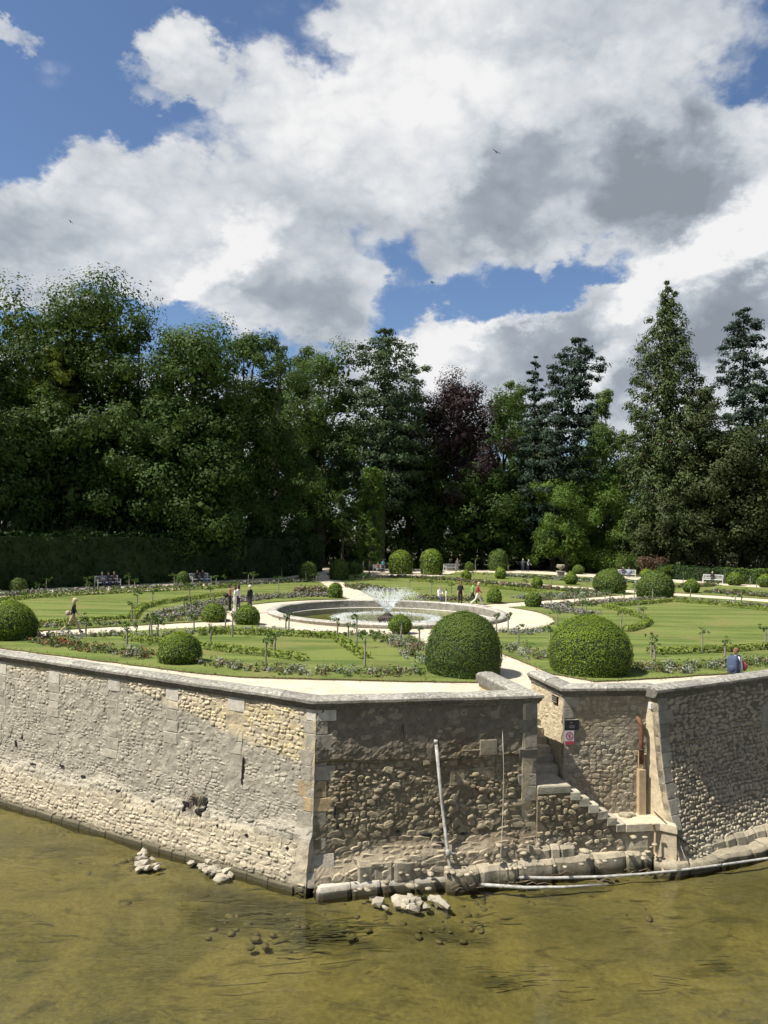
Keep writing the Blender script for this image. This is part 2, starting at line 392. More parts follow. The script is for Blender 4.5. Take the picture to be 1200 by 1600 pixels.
# ---- stone shapes shared by all rubble
rng = random.Random(5)
STONES = []
for k in range(16):
    n = rng.choice((5, 6, 6, 7, 8)); V = []; Fc = []
    ang = [2 * math.pi * (i + rng.uniform(-.22, .22)) / n for i in range(n)]
    sup = [1.0 / max(abs(math.cos(a)) ** 4 + abs(math.sin(a)) ** 4, 1e-6) ** (1 / 4) * rng.uniform(.78, 1.05) for a in ang]
    tx, tz = rng.uniform(-.55, .55), rng.uniform(-.5, .5)
    for (kf, dy) in ((1.0, -1.6), (1.0, .25), (.80, .80)):
        for a, q in zip(ang, sup):
            x, zz = math.cos(a) * q * kf, math.sin(a) * q * kf
            V.append((x, -(dy + (tx * x + tz * zz) * (.5 if dy > .5 else .2) + (rng.uniform(-.2, .2) if dy > 0 else 0)), zz))
    V.append((rng.uniform(-.3, .3), -rng.uniform(.75, 1.05), rng.uniform(-.3, .3)))
    for r_ in range(2):
        for i in range(n):
            a, b, c_, d_ = r_ * n + i, r_ * n + (i + 1) % n, (r_ + 1) * n + (i + 1) % n, (r_ + 1) * n + i
            Fc += [[a, b, c_], [a, c_, d_]]
    for i in range(n): Fc.append([2 * n + i, 2 * n + (i + 1) % n, 3 * n])
    STONES.append((np.array(V, dtype=np.float32), np.array(Fc, dtype=np.int32)))
_stone_me = {}
def stone_mesh(k, mat):
    key = (k, mat.name)
    if key not in _stone_me:
        V, Fc = STONES[k]; me = bpy.data.meshes.new('stone'); me.from_pydata(V.tolist(), [], Fc.tolist()); me.materials.append(mat); me.update(); _stone_me[key] = me
    return _stone_me[key]
def place_stones(parent, mat, items, nbig=295):
    """items: (matrix, stone no., size on view); the largest are parts of their own, the rest one part"""
    items = sorted(items, key=lambda t: -t[2])
    for M, k, _ in items[:nbig]:
        o = bpy.data.objects.new('stone', stone_mesh(k, mat)); COL.objects.link(o); o.parent = parent; o.matrix_basis = M
    rest = items[nbig:]
    if rest:
        Vs = []; Fs = []; b = 0
        for M, k, _ in rest:
            V, Fc = STONES[k]; A = np.array(M)
            Vs.append(V @ A[:3, :3].T + A[:3, 3]); Fs.append(Fc + b); b += len(V)
        o = fastmesh('small_stones', np.concatenate(Vs), np.concatenate(Fs), parent, [mat]); o['kind'] = 'stuff'

def wall_solid(name, A, run, nout, L, z0, z1, off, mat, ds=.12, dz=.12, thick=.6, fine=None, rough=.012, endmat=None):
    """front face as a fine uneven grid, closed behind"""
    ss = list(np.arange(0, (fine or L) + 1e-6, ds))
    x = ss[-1]
    while x < L - .01: x = min(L, x + 1.5); ss.append(x)
    if ss[-1] < L: ss.append(L)
    zs = list(np.arange(z0, z1, dz)) + [z1]
    V = []; Fc = []; ns = len(ss); nzn = len(zs)
    for z in zs:
        for s in ss:
            o = off(s, z) + rough * (fbm(s * 4, z * 4, 3.3, 3) + .9 * abs(fbm(s * 9, z * 11, 5.1, 2))) - .012
            p = A + run * s + nout * o; V.append((p.x, p.y, z))
    flip = run.cross(Vector((0, 0, 1))).dot(nout) < 0
    def q(a, b, c, d): Fc.append([a, b, c, d] if not flip else [d, c, b, a])
    for j in range(nzn - 1):
        for i in range(ns - 1): q(j * ns + i, j * ns + i + 1, (j + 1) * ns + i + 1, (j + 1) * ns + i)
    b0 = len(V)
    for z in zs:
        for s in (0, L):
            p = A + run * s - nout * thick; V.append((p.x, p.y, z))
    for j in range(nzn - 1):
        q(b0 + 2 * j + 1, b0 + 2 * j, b0 + 2 * j + 2, b0 + 2 * j + 3)
        q(b0 + 2 * j, j * ns, (j + 1) * ns, b0 + 2 * j + 2)
        q(j * ns + ns - 1, b0 + 2 * j + 1, b0 + 2 * j + 3, (j + 1) * ns + ns - 1)
    top = [(nzn - 1) * ns + i for i in range(ns)] + [b0 + 2 * (nzn - 1) + 1, b0 + 2 * (nzn - 1)]
    bot = [i for i in range(ns)] + [b0 + 1, b0]
    Fc.append(top if not flip else top[::-1]); Fc.append(bot[::-1] if not flip else bot)
    mi = [0] * len(Fc)
    if endmat:
        nf = (nzn - 1) * (ns - 1)
        for j in range(nzn - 1): mi[nf + 3 * j + 1] = 1
    return pydata(name, V, Fc, None, [mat, endmat] if endmat else mat, False, mi)
def rubble(A, run, nout, s0, s1, z0, z1, off, rnd, hr, wr, proud, keep=lambda s, z: 1.0, block=()):
    """coursed rubble laid in wavering rows"""
    items = []; z = z0
    while z < z1 - .04:
        h = rnd.uniform(*hr) ; s = s0 + rnd.uniform(-.1, .05)
        while s < s1:
            w = rnd.uniform(*wr) * (1.0 if rnd.random() > .12 else 1.5)
            hh = h * rnd.uniform(.8, 1.35)
            cs, cz = s + w / 2, z + h / 2 + .07 * nz3(s * .8, z, 1) + rnd.uniform(-.28, .28) * h
            if cs < s1 and s0 < cs and rnd.random() < keep(cs, cz) and not any(b[0] < cs < b[1] and b[2] < cz < b[3] for b in block):
                p = proud(cs, cz) * rnd.uniform(.45, 1.35)
                P0 = A + run * cs + nout * (off(cs, cz) - .012); P0 = Vector((P0.x, P0.y, cz))
                tilt = rnd.gauss(0, .20)
                ax = run * math.cos(tilt) + Vector((0, 0, math.sin(tilt))); ay = -nout; az_ = Vector((0, 0, math.cos(tilt))) - run * math.sin(tilt)
                ax = ax * (w * .485); az_ = az_ * (hh * .49); ay = ay * max(p, .006)
                M = Matrix(((ax.x, ay.x, az_.x, P0.x), (ax.y, ay.y, az_.y, P0.y), (ax.z, ay.z, az_.z, P0.z), (0, 0, 0, 1)))
                d = (P0 - Vector((0, 0, CAMZ))).length
                items.append((M, rnd.randrange(16), w * hh * 1e4 / d ** 2))
            s += w * rnd.uniform(.86, 1.02)
        z += h
    return items
def wall_block(name, A, run, nout, s0, s1, z0, z1, off, mat, parent, proud=.015, jit=.006, rnd=rng):
    """a dressed block let into a wall face, arrises worn"""
    b = .018; V = []
    base = {}
    for (ds, dzz, pr) in ((0, 0, -.2), (0, 0, proud - .012), (b, b, proud)):
        for (s, z) in ((s0 + ds, z0 + dzz), (s1 - ds, z0 + dzz), (s1 - ds, z1 - dzz), (s0 + ds, z1 - dzz)):
            p = A + run * s + nout * (off(s, z) + pr + rnd.uniform(-jit, jit)); V.append((p.x, p.y, z + rnd.uniform(-jit, jit)))
    Fc = [[3, 2, 1, 0], [8, 9, 10, 11]]
    for r_ in (0, 4):
        for i in range(4): Fc.append([r_ + i, r_ + (i + 1) % 4, r_ + 4 + (i + 1) % 4, r_ + 4 + i])
    if run.cross(Vector((0, 0, 1))).dot(nout) < 0: Fc = [f[::-1] for f in Fc]
    return pydata(name, V, Fc, parent, mat)
CPROF = [(-.52, .62), (-.52, .84), (-.44, .90), (-.20, .925), (.02, .905), (.12, .85), (.135, .79), (.125, .775), (.10, .77), (.085, .72), (.04, .665), (.035, .62)]
def coping(parent, pts, outs, rnd, ext=None):
    """capping stones along a run of points; outs = mitred outward offsets"""
    n = len(CPROF)
    for i in range(len(pts) - 1):
        a, b = pts[i], pts[i + 1]; L = (b - a).length; k = max(1, round(L / 1.15)); cuts = [0] + [(j + rnd.uniform(-.15, .15)) / k for j in range(1, k)] + [1]
        for j in range(k):
            V = []; dzj = rnd.uniform(-.008, .008); tw = rnd.uniform(-.006, .006)
            ts = [cuts[j] + (.004 / L if j else 0), *[cuts[j] + (cuts[j + 1] - cuts[j]) * q for q in (.2, .4, .6, .8)], cuts[j + 1] - (.004 / L if j < k - 1 else 0)]
            for t in ts:
                p = a.lerp(b, t); o = outs[i][0].lerp(outs[i][1], t)
                for (d, z) in CPROF:
                    w = .012 * nz3(p.x * 3 + d * 9, p.y * 3, z * 9)
                    q = p + o * (d + tw + w); V.append((q.x, q.y, z + dzj + .012 * nz3(p.x * 4, p.y * 4 + 7, d * 6)))
            Fc = []
            for r_ in range(len(ts) - 1):
                for q in range(n): Fc.append([r_ * n + q, r_ * n + (q + 1) % n, (r_ + 1) * n + (q + 1) % n, (r_ + 1) * n + q])
            Fc.append(list(range(n))[::-1]); Fc.append([(len(ts) - 1) * n + q for q in range(n)])
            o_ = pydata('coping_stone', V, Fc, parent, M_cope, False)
            bm = bmesh.new(); bm.from_mesh(o_.data); bmesh.ops.recalc_face_normals(bm, faces=bm.faces[:]); bm.to_mesh(o_.data); bm.free()
def mitre(n1, n2):
    m = (n1 + n2).normalized(); return m / max(.3, m.dot(n1))

# ================================================================== ground, river
def flat(name, pts, z, mat, kind='structure'):
    o = pydata(name, [(p[0], p[1], z) for p in pts], [list(range(len(pts)))], None, mat)
    if o.data.polygons[0].normal.z < 0: o.data.flip_normals()
    if kind: o['kind'] = kind
    return o
def groundmat():
    m, nt, out = newmat('forest_floor')
    pos = nd(nt, 'ShaderNodeNewGeometry').outputs['Position']
    n = noise(nt, pos, .25, 8, .65)
    c = mixc(nt, mapr(nt, n.outputs[0], .35, .65), (.055, .06, .02), (.10, .085, .05))
    b = nd(nt, 'ShaderNodeBsdfPrincipled', Base_Color=c, Roughness=.95); nt.links.new(b.outputs[0], out.inputs[0]); return m
def gravelmat():
    m, nt, out = newmat('gravel')
    pos = nd(nt, 'ShaderNodeNewGeometry').outputs['Position']
    n = noise(nt, pos, .6, 6, .65); n2 = noise(nt, pos, 45, 3, .7); n4 = noise(nt, pos, 6, 6, .7)
    c = mixc(nt, mapr(nt, n.outputs[0], .35, .65), (.45, .39, .285), (.51, .455, .35))
    c = mixc(nt, mapr(nt, n4.outputs[0], .48, .70, 0, .6), c, (.29, .24, .165))
    k = mth(nt, 'MULTIPLY', mapr(nt, n2.outputs[0], .3, .7, .75, 1.2, False), mapr(nt, noise(nt, pos, 2.2, 6, .7).outputs[0], .3, .7, .84, 1.12, False)); s = vm(nt, 'SCALE', c); nt.links.new(k, s.inputs['Scale'])
    b = nd(nt, 'ShaderNodeBsdfPrincipled', Base_Color=s.outputs[0], Roughness=.95)
    bp = nd(nt, 'ShaderNodeBump', Strength=.4, Distance=.02, Height=n2.outputs[0]); nt.links.new(bp.outputs[0], b.inputs['Normal'])
    nt.links.new(b.outputs[0], out.inputs[0]); return m
def lawnmat():
    m, nt, out = newmat('mown_grass')
    pos = nd(nt, 'ShaderNodeNewGeometry').outputs['Position']
    mp = nd(nt, 'ShaderNodeMapping', Vector=pos); mp.inputs['Rotation'].default_value = (0, 0, R(-9)); mp.inputs['Scale'].default_value = (.12, 1.0, 1)
    n = noise(nt, pos, .35, 6, .65, .6); n2 = noise(nt, pos, 22, 4, .75)
    st = noise(nt, mp.outputs[0], .85, 2, .5, .5)                # mower bands
    c = mixc(nt, mapr(nt, st.outputs[0], .42, .58), (.074, .106, .022), (.126, .156, .038))
    c = mixc(nt, mapr(nt, n.outputs[0], .44, .68, 0, .8), c, (.150, .145, .050))
    n5 = noise(nt, mp.outputs[0], 3.0, 5, .7)
    c = mixc(nt, mapr(nt, n5.outputs[0], .56, .72, 0, .5), c, (.175, .16, .065))
    k = mapr(nt, n2.outputs[0], .3, .7, .68, 1.3, False); s = vm(nt, 'SCALE', c); nt.links.new(k, s.inputs['Scale'])
    b = nd(nt, 'ShaderNodeBsdfPrincipled', Base_Color=s.outputs[0], Roughness=.9); b.inputs['Specular IOR Level'].default_value = .15
    bp = nd(nt, 'ShaderNodeBump', Strength=.6, Distance=.04, Height=n2.outputs[0]); nt.links.new(bp.outputs[0], b.inputs['Normal'])
    nt.links.new(b.outputs[0], out.inputs[0]); return m
M_ground = groundmat(); M_gravel = gravelmat(); M_lawn = lawnmat()
M_soil = simple('edge_soil', (.09, .065, .04), .95, .3, 6)
LEFT_END = C + LD * 45; RIGHT_END = I0 + RD * 45
inL = -NL * .3; inF = -NF * .3; inR = -NR * .3
front_pts = [LEFT_END + inL, C + (inL + inF) * .9, D + inF + Vector((-.25, 0, 0)), E + Vector((-.15, .12, 0)), FP + Vector((.1, .12, 0)), GP + Vector((.3, .35, 0)), HH + Vector((-.1, .3, 0)), I0 + inR + Vector((.3, .25, 0)), RIGHT_END + inR]
HOLE = [CEN + Vector((7.3 * math.cos(-math.pi / 2 - 2 * math.pi * i / 48), 7.3 * math.sin(-math.pi / 2 - 2 * math.pi * i / 48), 0)) for i in range(49)]
def holed_flat(name, pts, z, mat):
    # a sheet with the round basin cut out of it
    bm = bmesh.new(); ed = []
    for loop in (pts, HOLE[:48]):
        vs_ = [bm.verts.new((p[0], p[1], z)) for p in loop]; ed += [bm.edges.new((vs_[i], vs_[(i + 1) % len(vs_)])) for i in range(len(vs_))]
    bmesh.ops.triangle_fill(bm, use_beauty=True, use_dissolve=False, edges=ed, normal=(0, 0, 1))
    for f_ in bm.faces:
        if f_.normal.z < 0: f_.normal_flip()
    me = bpy.data.meshes.new(name); bm.to_mesh(me); bm.free(); o = link(name, me, None, [mat]); o['kind'] = 'structure'; return o
holed_flat('ground', [Vector((-900, 120, 0)), Vector((-160, 90, 0))] + front_pts + [Vector((160, 95, 0)), Vector((900, 130, 0)), Vector((900, 1500, 0)), Vector((-900, 1500, 0))], -0.02, M_ground)
holed_flat('gravel_path', front_pts + [Vector((52, 62, 0)), Vector((44, 88, 0)), Vector((22, 112, 0)), Vector((4, 112, 0)), Vector((-9, 108, 0)), Vector((-26, 72, 0)), Vector((-40, 56, 0))], 0.0, M_gravel)
EDGES = []
def lawn_panel(name, pts):
    """a mown panel standing a few centimetres above the gravel, cut edge of turf showing"""
    fine_ = []
    for i in range(len(pts)):
        a_, b_ = Vector(pts[i][:2]), Vector(pts[(i + 1) % len(pts)][:2]); k_ = max(1, int((b_ - a_).length / .45))
        for q in range(k_):
            c_ = a_.lerp(b_, q / k_); fine_.append((c_.x + .12 * nz3(c_.x * 1.7, c_.y * 1.7, 1), c_.y + .12 * nz3(c_.x * 1.7, c_.y * 1.7, 9)))
    pts = fine_; EDGES.extend(p for p in fine_ if p[1] < 62)
    V = [(p[0], p[1], .055) for p in pts] + [(p[0], p[1], -.01) for p in pts]; n = len(pts)
    a = sum(pts[i][0] * pts[(i + 1) % n][1] - pts[(i + 1) % n][0] * pts[i][1] for i in range(n))
    Fc = [list(range(n))] + [[i, n + i, n + (i + 1) % n, (i + 1) % n] for i in range(n)]
    if a < 0: Fc = [f[::-1] for f in Fc]
    o = pydata(name, V, Fc, None, [M_lawn, M_soil], mi=[0] + [1] * n); o['kind'] = 'structure'; return o
SP = {'left': Vector((-.80, -.575, 0)).normalized(), 'front': Vector((.225, -.974, 0)).normalized(), 'right': Vector((.77, .64, 0)).normalized(), 'back': Vector((-.185, .983, 0)).normalized()}
RO = 10.4
def arc(a, b, hw, rad=RO):
    """points of the ring between two walks, going anticlockwise from walk a to walk b"""
    t0 = math.atan2(SP[a].y, SP[a].x) + math.asin(hw / rad); t1 = math.atan2(SP[b].y, SP[b].x) - math.asin(hw / rad)
    while t1 < t0: t1 += 2 * math.pi
    return [CEN + Vector((math.cos(t0 + (t1 - t0) * i / 24), math.sin(t0 + (t1 - t0) * i / 24), 0)) * rad for i in range(25)]
def side(s, d, hw, sgn):
    v = SP[s]; return CEN + v * d + Vector((-v.y, v.x, 0)) * hw * sgn
g = lambda x, y: G(x, y, .05)
fl = [g(753, 1066), g(620, 1063.5), g(500, 1060.5), g(420, 1058.5), g(372, 1057), g(300, 1050), g(150, 1031), g(0, 1012), g(-60, 1003)]
lawn_panel('front_lawn', arc('left', 'front', 1.25) + [side('front', 21.5, 1.25, -1)] + fl[0:] + [side('left', 27.5, 1.1, 1)])
lawn_panel('right_lawn', arc('front', 'right', 1.25) + [side('right', 32.0, 1.2, -1), Vector((49, 46.5, .05)), Vector((46, 42.2, .05)), g(1200, 1048), g(1013, 1060), Vector((7.6, 27.5, .05)), side('front', 21.3, 1.3, 1)])
lawn_panel('centre_lawn', arc('right', 'back', 1.2) + [side('back', 46, 1.2, -1), Vector((-4.0, 97.0, 0)), Vector((10.6, 83.2, 0)), side('right', 31.5, 1.2, 1)])
lawn_panel('left_lawn', arc('back', 'left', 1.2) + [side('left', 26, 1.1, -1), Vector((-31, 38, 0)), Vector((-40, 44, 0)), Vector((-28.5, 54.5, 0)), Vector((-16.3, 67, 0)), Vector((-9.8, 84, 0)), side('back', 44, 1.2, 1)])
lawn_panel('border_lawn', [Vector((6.5, 91, 0)), Vector((12.5, 85.5, 0)), Vector((33.8, 66.3, 0)), Vector((48, 53, 0)), Vector((51, 60, 0)), Vector((42, 79.5, 0)), Vector((34, 88, 0)), Vector((29, 94.5, 0)), Vector((19.5, 103.5, 0)), Vector((10, 104, 0))])

# river bed and water
def bedmat():
    m, nt, out = newmat('river_bed')
    pos = nd(nt, 'ShaderNodeNewGeometry').outputs['Position']
    mp = nd(nt, 'ShaderNodeMapping', Vector=pos); mp.inputs['Rotation'].default_value = (0, 0, R(-14)); mp.inputs['Scale'].default_value = (.42, 1.0, 1)
    n = noise(nt, pos, .35, 6, .65, .4); n2 = noise(nt, mp.outputs[0], 2.6, 7, .72, .8); n3 = noise(nt, pos, 9, 5, .7)
    c = mixc(nt, mapr(nt, n.outputs[0], .40, .62), (.142, .124, .052), (.090, .083, .039))
    c = mixc(nt, mapr(nt, n2.outputs[0], .50, .66, 0, .75), c, (.055, .050, .026))
    # mats of rotting weed and silt on the bottom
    wv = vm(nt, 'ADD', pos, vm(nt, 'SCALE', vm(nt, 'SUBTRACT', noise(nt, mp.outputs[0], 1.1, 5, .65).outputs['Color'], (.5, .5, .5)).outputs[0], 2.2).outputs[0]).outputs[0]
    for (x_, y_, rx_, ry_, k_) in ((415, 1432, 1.9, .75, .85), (330, 1405, 1.2, .5, .6), (520, 1475, 1.5, .5, .55), (690, 1465, 1.2, .45, .5), (770, 1532, .8, .28, .6), (880, 1400, 1.9, .3, .45), (120, 1335, 1.6, .6, .4), (1110, 1508, .7, .2, .5)):
        q_ = G(x_, y_, WATER - .25); d_ = vm(nt, 'MULTIPLY', vm(nt, 'SUBTRACT', wv, (q_.x, q_.y, 0)).outputs[0], (1 / rx_, 1 / ry_, 0)).outputs[0]
        c = mixc(nt, mapr(nt, vm(nt, 'LENGTH', d_).outputs['Value'], 1.25, .35, 0, k_), c, (.022, .021, .011))
    k = mapr(nt, n3.outputs[0], .3, .7, .72, 1.25, False); s = vm(nt, 'SCALE', c); nt.links.new(k, s.inputs['Scale'])
    b = nd(nt, 'ShaderNodeBsdfPrincipled', Base_Color=s.outputs[0], Roughness=.95); b.inputs['Specular IOR Level'].default_value = .1
    bp = nd(nt, 'ShaderNodeBump', Strength=.7, Distance=.08, Height=n2.outputs[0]); nt.links.new(bp.outputs[0], b.inputs['Normal'])
    nt.links.new(b.outputs[0], out.inputs[0]); return m
def watermat(name, tint, scale=1.0, bumpd=.02):
    m, nt, out = newmat(name)
    pos = nd(nt, 'ShaderNodeNewGeometry').outputs['Position']
    mp = nd(nt, 'ShaderNodeMapping', Vector=pos); mp.inputs['Rotation'].default_value = (0, 0, R(-10)); mp.inputs['Scale'].default_value = (.55, 1.5, 1)
    n = noise(nt, mp.outputs[0], 1.5 * scale, 3, .55, .6); n2 = noise(nt, mp.outputs[0], 7 * scale, 3, .6, .3)
    amp = mapr(nt, noise(nt, pos, .22, 2, .5).outputs[0], .38, .66, .15, 1.0)
    h = mth(nt, 'MULTIPLY', mth(nt, 'ADD', n.outputs[0], mth(nt, 'MULTIPLY', n2.outputs[0], .28)), amp)
    bp = nd(nt, 'ShaderNodeBump', Strength=1.0, Distance=bumpd, Height=h)
    fr = nd(nt, 'ShaderNodeFresnel', IOR=1.33); nt.links.new(bp.outputs[0], fr.inputs['Normal'])
    t = nd(nt, 'ShaderNodeBsdfTransparent', Color=c4(tint))
    gl = nd(nt, 'ShaderNodeBsdfGlossy', Color=(1, 1, 1, 1), Roughness=.04); nt.links.new(bp.outputs[0], gl.inputs['Normal'])
    mx = nd(nt, 'ShaderNodeMixShader', Fac=fr.outputs[0]); nt.links.new(t.outputs[0], mx.inputs[1]); nt.links.new(gl.outputs[0], mx.inputs[2])
    nt.links.new(mx.outputs[0], out.inputs[0]); return m
M_bed = bedmat(); M_water = watermat('river_water', (.86, .85, .68), 1.0, .055)
xs = np.concatenate([np.linspace(-160, -22, 30), np.arange(-21.7, 22, .3), np.linspace(22, 160, 30)]); ys = np.concatenate([np.linspace(-80, 5, 20), np.arange(5.3, 28, .3), np.linspace(29, 70, 16)])
V = [(x, y, WATER - .10 - .55 * sstep(21, 11, y) - .5 * sstep(11, -20, y) + .09 * fbm(x * .5, y * .8, .3) + .05 * fbm(x * 2, y * 2, 5, 3)) for y in ys for x in xs]
nx = len(xs)
fastmesh('river_bed', V, [[j * nx + i, j * nx + i + 1, (j + 1) * nx + i + 1, (j + 1) * nx + i] for j in range(len(ys) - 1) for i in range(nx - 1)], None, [M_bed], smooth=True)['kind'] = 'structure'
flat('river_water', [Vector((-160, -80, 0)), Vector((160, -80, 0)), Vector((160, 70, 0)), Vector((-160, 70, 0))], WATER, M_water)
# ================================================================== terrace walls
r1 = random.Random(11)
# ---- sunlit wall running off to the left
WL = wall_solid('terrace_wall', C, LD, NL, 45, -4.6, .66, off_left, M_Lm, fine=18, ds=.07, dz=.07, rough=.014)
tag(WL, 'long sunlit cream rubble terrace wall rising from the river, patched with yellow and grey', 'wall', kind='thing')
bands = [(2.35, 2.95), (4.75, 5.25), (7.15, 7.65), (9.9, 10.45), (12.6, 13.1)]
holes = [(3.55, 4.35, -2.75, -2.2), (8.3, 8.9, -2.62, -2.42)]
blockL = [(a - .02, b + .02, -1.9, .7) for a, b in bands] + [(-.1, .42, -3.7, .7)] + holes
def proudL(s, z):
    if z < -2.5: return .024
    g_ = .5 + .5 * nz3(s * .35, z * .5, 8)
    return .007 + .015 * g_ + (.012 if z > -.9 + .2 * s else 0)
def keepL(s, z):
    if z < -2.5: return .95
    return .93 if z > -.92 + .2 * min(s, 6.5) else (.55 + .35 * (nz3(s * .5, z * .7, 2) > -.1))
it = rubble(C, LD, NL, .05, 18.0, -2.6, .60, off_left, r1, (.065, .15), (.08, .27), proudL, keepL, blockL)
it += rubble(C, LD, NL, .05, 18.0, -4.15, -2.55, off_left, r1, (.07, .17), (.08, .32), proudL, keepL, blockL)
place_stones(WL, M_Ls, it)
for k, (a, b) in enumerate(bands):
    z = .61; first = True; bot = (-.75, -1.55, -1.75, -1.6, -1.7)[k]
    while z > bot:
        h = r1.uniform(.38, .46) if first else r1.uniform(.22, .36); da, db = r1.uniform(-.05, .08), r1.uniform(-.08, .05)
        if not first and r1.random() < .25: z -= h; continue
        wall_block('ashlar_block', C, LD, NL, a + (0 if first else da), b + (0 if first else db), z - h + .012, z, off_left, M_ashL if first else (M_ash if r1.random() < .3 else M_Ls), WL, .004 if not first else .012)
        z -= h; first = False
# corner quoins of dressed stone shared by both faces
def isect(p, d, q, e):
    k = d.x * e.y - d.y * e.x; t = ((q.x - p.x) * e.y - (q.y - p.y) * e.x) / k; return p + d * t
def quoin(z0, z1, a, b, mat, proud):
    V = []
    for (dz, pr, sh) in ((0, proud - .014, 0), (0, proud, .012)):
        pass
    ring = []
    for z in (z0, z0 + .014, z1 - .014, z1):
        pr = proud if z in (z0 + .014, z1 - .014) else proud - .014
        oL = off_left(.2, z) * .8 + pr; oF = off_front(.2, z) * .8 + pr
        co = isect(C + NL * oL, LD, C + NF * oF, FD)
        A_ = C + NL * oL + LD * a; B_ = C + NF * oF + FD * b
        pts = [A_, A_ + (co - A_) * .5, co + (A_ - co).normalized() * .02, co + (B_ - co).normalized() * .02, co + (B_ - co) * .5, B_, B_ - NF * .3, C + NL * (-.3) + NF * (-.3), A_ - NL * .3]
        V += [(p.x, p.y, z + r1.uniform(-.003, .003)) for p in pts]
    n = 9; Fc = [[i + r_ * n, (i + 1) % n + r_ * n, (i + 1) % n + (r_ + 1) * n, i + (r_ + 1) * n] for r_ in range(3) for i in range(n)]
    Fc += [list(range(n))[::-1], [3 * n + i for i in range(n)]]
    pydata('quoin_block', V, Fc, WL, mat)
z = .61; k = 0
while z > -3.45:
    h = r1.uniform(.30, .44)
    quoin(z - h + .01, z, .50 if k % 2 else .30, .30 if k % 2 else .52, (M_ashL if k == 0 else M_ashO if k in (5, 6) else M_ash), .008 + r1.uniform(-.006, .006)); z -= h; k += 1
# dark bar standing in for a shaded wall slot, and the washed-out hollow with dead roots
M_iron = simple('old_iron', (.045, .032, .025), .8, .4, 12)
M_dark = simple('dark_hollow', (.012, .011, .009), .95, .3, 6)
M_root = simple('dead_roots', (.17, .125, .085), .9, .3, 20)
def face(A, run, nout, off, s, z, out=0.0):
    p = A + run * s + nout * (off(s, z) + out); return Vector((p.x, p.y, z))
mb = MB(); zz = [-.95 - .12 * i for i in range(7)]
mb.tube([face(C, LD, NL, off_left, 2.32 + .012 * (i % 2), z_, .02) for i, z_ in enumerate(zz)], [.022, .03, .032, .03, .026, .024, .016], 6)
mb.build('dark_slot', M_iron, WL)
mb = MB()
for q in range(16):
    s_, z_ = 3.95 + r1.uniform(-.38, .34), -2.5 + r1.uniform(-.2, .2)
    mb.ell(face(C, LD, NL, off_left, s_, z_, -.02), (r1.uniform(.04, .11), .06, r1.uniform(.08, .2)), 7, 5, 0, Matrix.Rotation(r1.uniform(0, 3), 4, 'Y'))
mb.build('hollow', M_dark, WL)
mb = MB()
for q in range(34):
    s_ = 3.95 + r1.gauss(0, .2); z_ = -2.30 + r1.gauss(0, .10); pts = []
    ds = r1.uniform(-.3, .3); ll = r1.uniform(.4, 1.4)
    for j in range(5): pts.append(face(C, LD, NL, off_left, s_ + ds * j / 4 + r1.uniform(-.02, .02), z_ - .10 * ll * j * r1.uniform(.5, 1.0), .02 + .06 * math.sin(j * .8) * r1.random()))
    mb.tube(pts, [.009, .008, .006, .005, .002], 4)
mb.build('roots', M_root, WL)
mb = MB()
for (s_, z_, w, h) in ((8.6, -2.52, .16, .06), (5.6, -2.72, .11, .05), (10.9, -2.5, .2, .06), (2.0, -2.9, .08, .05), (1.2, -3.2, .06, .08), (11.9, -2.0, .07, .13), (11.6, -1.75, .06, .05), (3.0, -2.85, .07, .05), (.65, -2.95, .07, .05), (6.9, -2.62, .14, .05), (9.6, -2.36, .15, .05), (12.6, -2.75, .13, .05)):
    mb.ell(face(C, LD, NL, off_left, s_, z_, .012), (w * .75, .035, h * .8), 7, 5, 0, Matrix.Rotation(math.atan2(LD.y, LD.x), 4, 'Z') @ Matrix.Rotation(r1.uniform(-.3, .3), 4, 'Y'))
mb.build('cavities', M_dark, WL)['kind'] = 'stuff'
# sill of squared stones at the waterline
s = .35
while s < 20:
    L = r1.uniform(.45, .85)
    o_ = lambda s_, z_: .40 + .03 * nz3(s_, 2, 2)
    V = []
    for z_, sh in ((WATER - .35, 0), (WATER + .11, 0), (WATER + .15, .03)):
        for (ss_, dd) in ((s + .01 + sh, -.5), (s + L - .01 - sh, -.5), (s + L - .01 - sh, -sh), (s + .01 + sh, -sh)):
            p = C + LD * ss_ + NL * (o_(ss_, 0) + dd + r1.uniform(-.012, .012)); V.append((p.x, p.y, z_ + r1.uniform(-.02, .02)))
    Fc = [[3, 2, 1, 0], [8, 9, 10, 11]] + [[r_ + i, r_ + (i + 1) % 4, r_ + 4 + (i + 1) % 4, r_ + 4 + i] for r_ in (0, 4) for i in range(4)]
    pydata('sill_stone', V, [f[::-1] for f in Fc], WL, M_ledge); s += L

# ---- shaded bastion front with the pipes
r2 = random.Random(21)
LF = (D - C).length
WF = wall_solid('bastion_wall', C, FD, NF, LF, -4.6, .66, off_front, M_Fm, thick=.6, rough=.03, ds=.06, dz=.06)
tag(WF, 'shaded weathered bastion front wall with eroded rubble and a pale standpipe', 'wall', kind='thing')
def proudF(s, z):
    if z > -.78: return .010
    if z < -2.4: return .030
    return .020 + .035 * max(0, .5 + .8 * nz3(s * .7, z * .7, 6)) * (1 if s < 3.4 else .5)
def keepF(s, z):
    if z > -.78: return .55
    if 2.75 < s < 4.2 and z > -2.4: return .4
    return .93
blockF = [(-.1, .42, -3.6, .7), (LF - .5, LF, -1.9, .7)]
it = rubble(C, FD, NF, .05, LF, -.74, .60, off_front, r2, (.13, .24), (.16, .46), proudF, keepF, blockF)
it += rubble(C, FD, NF, .05, LF, -2.45, -.74, off_front, r2, (.07, .17), (.08, .28), proudF, keepF, blockF)
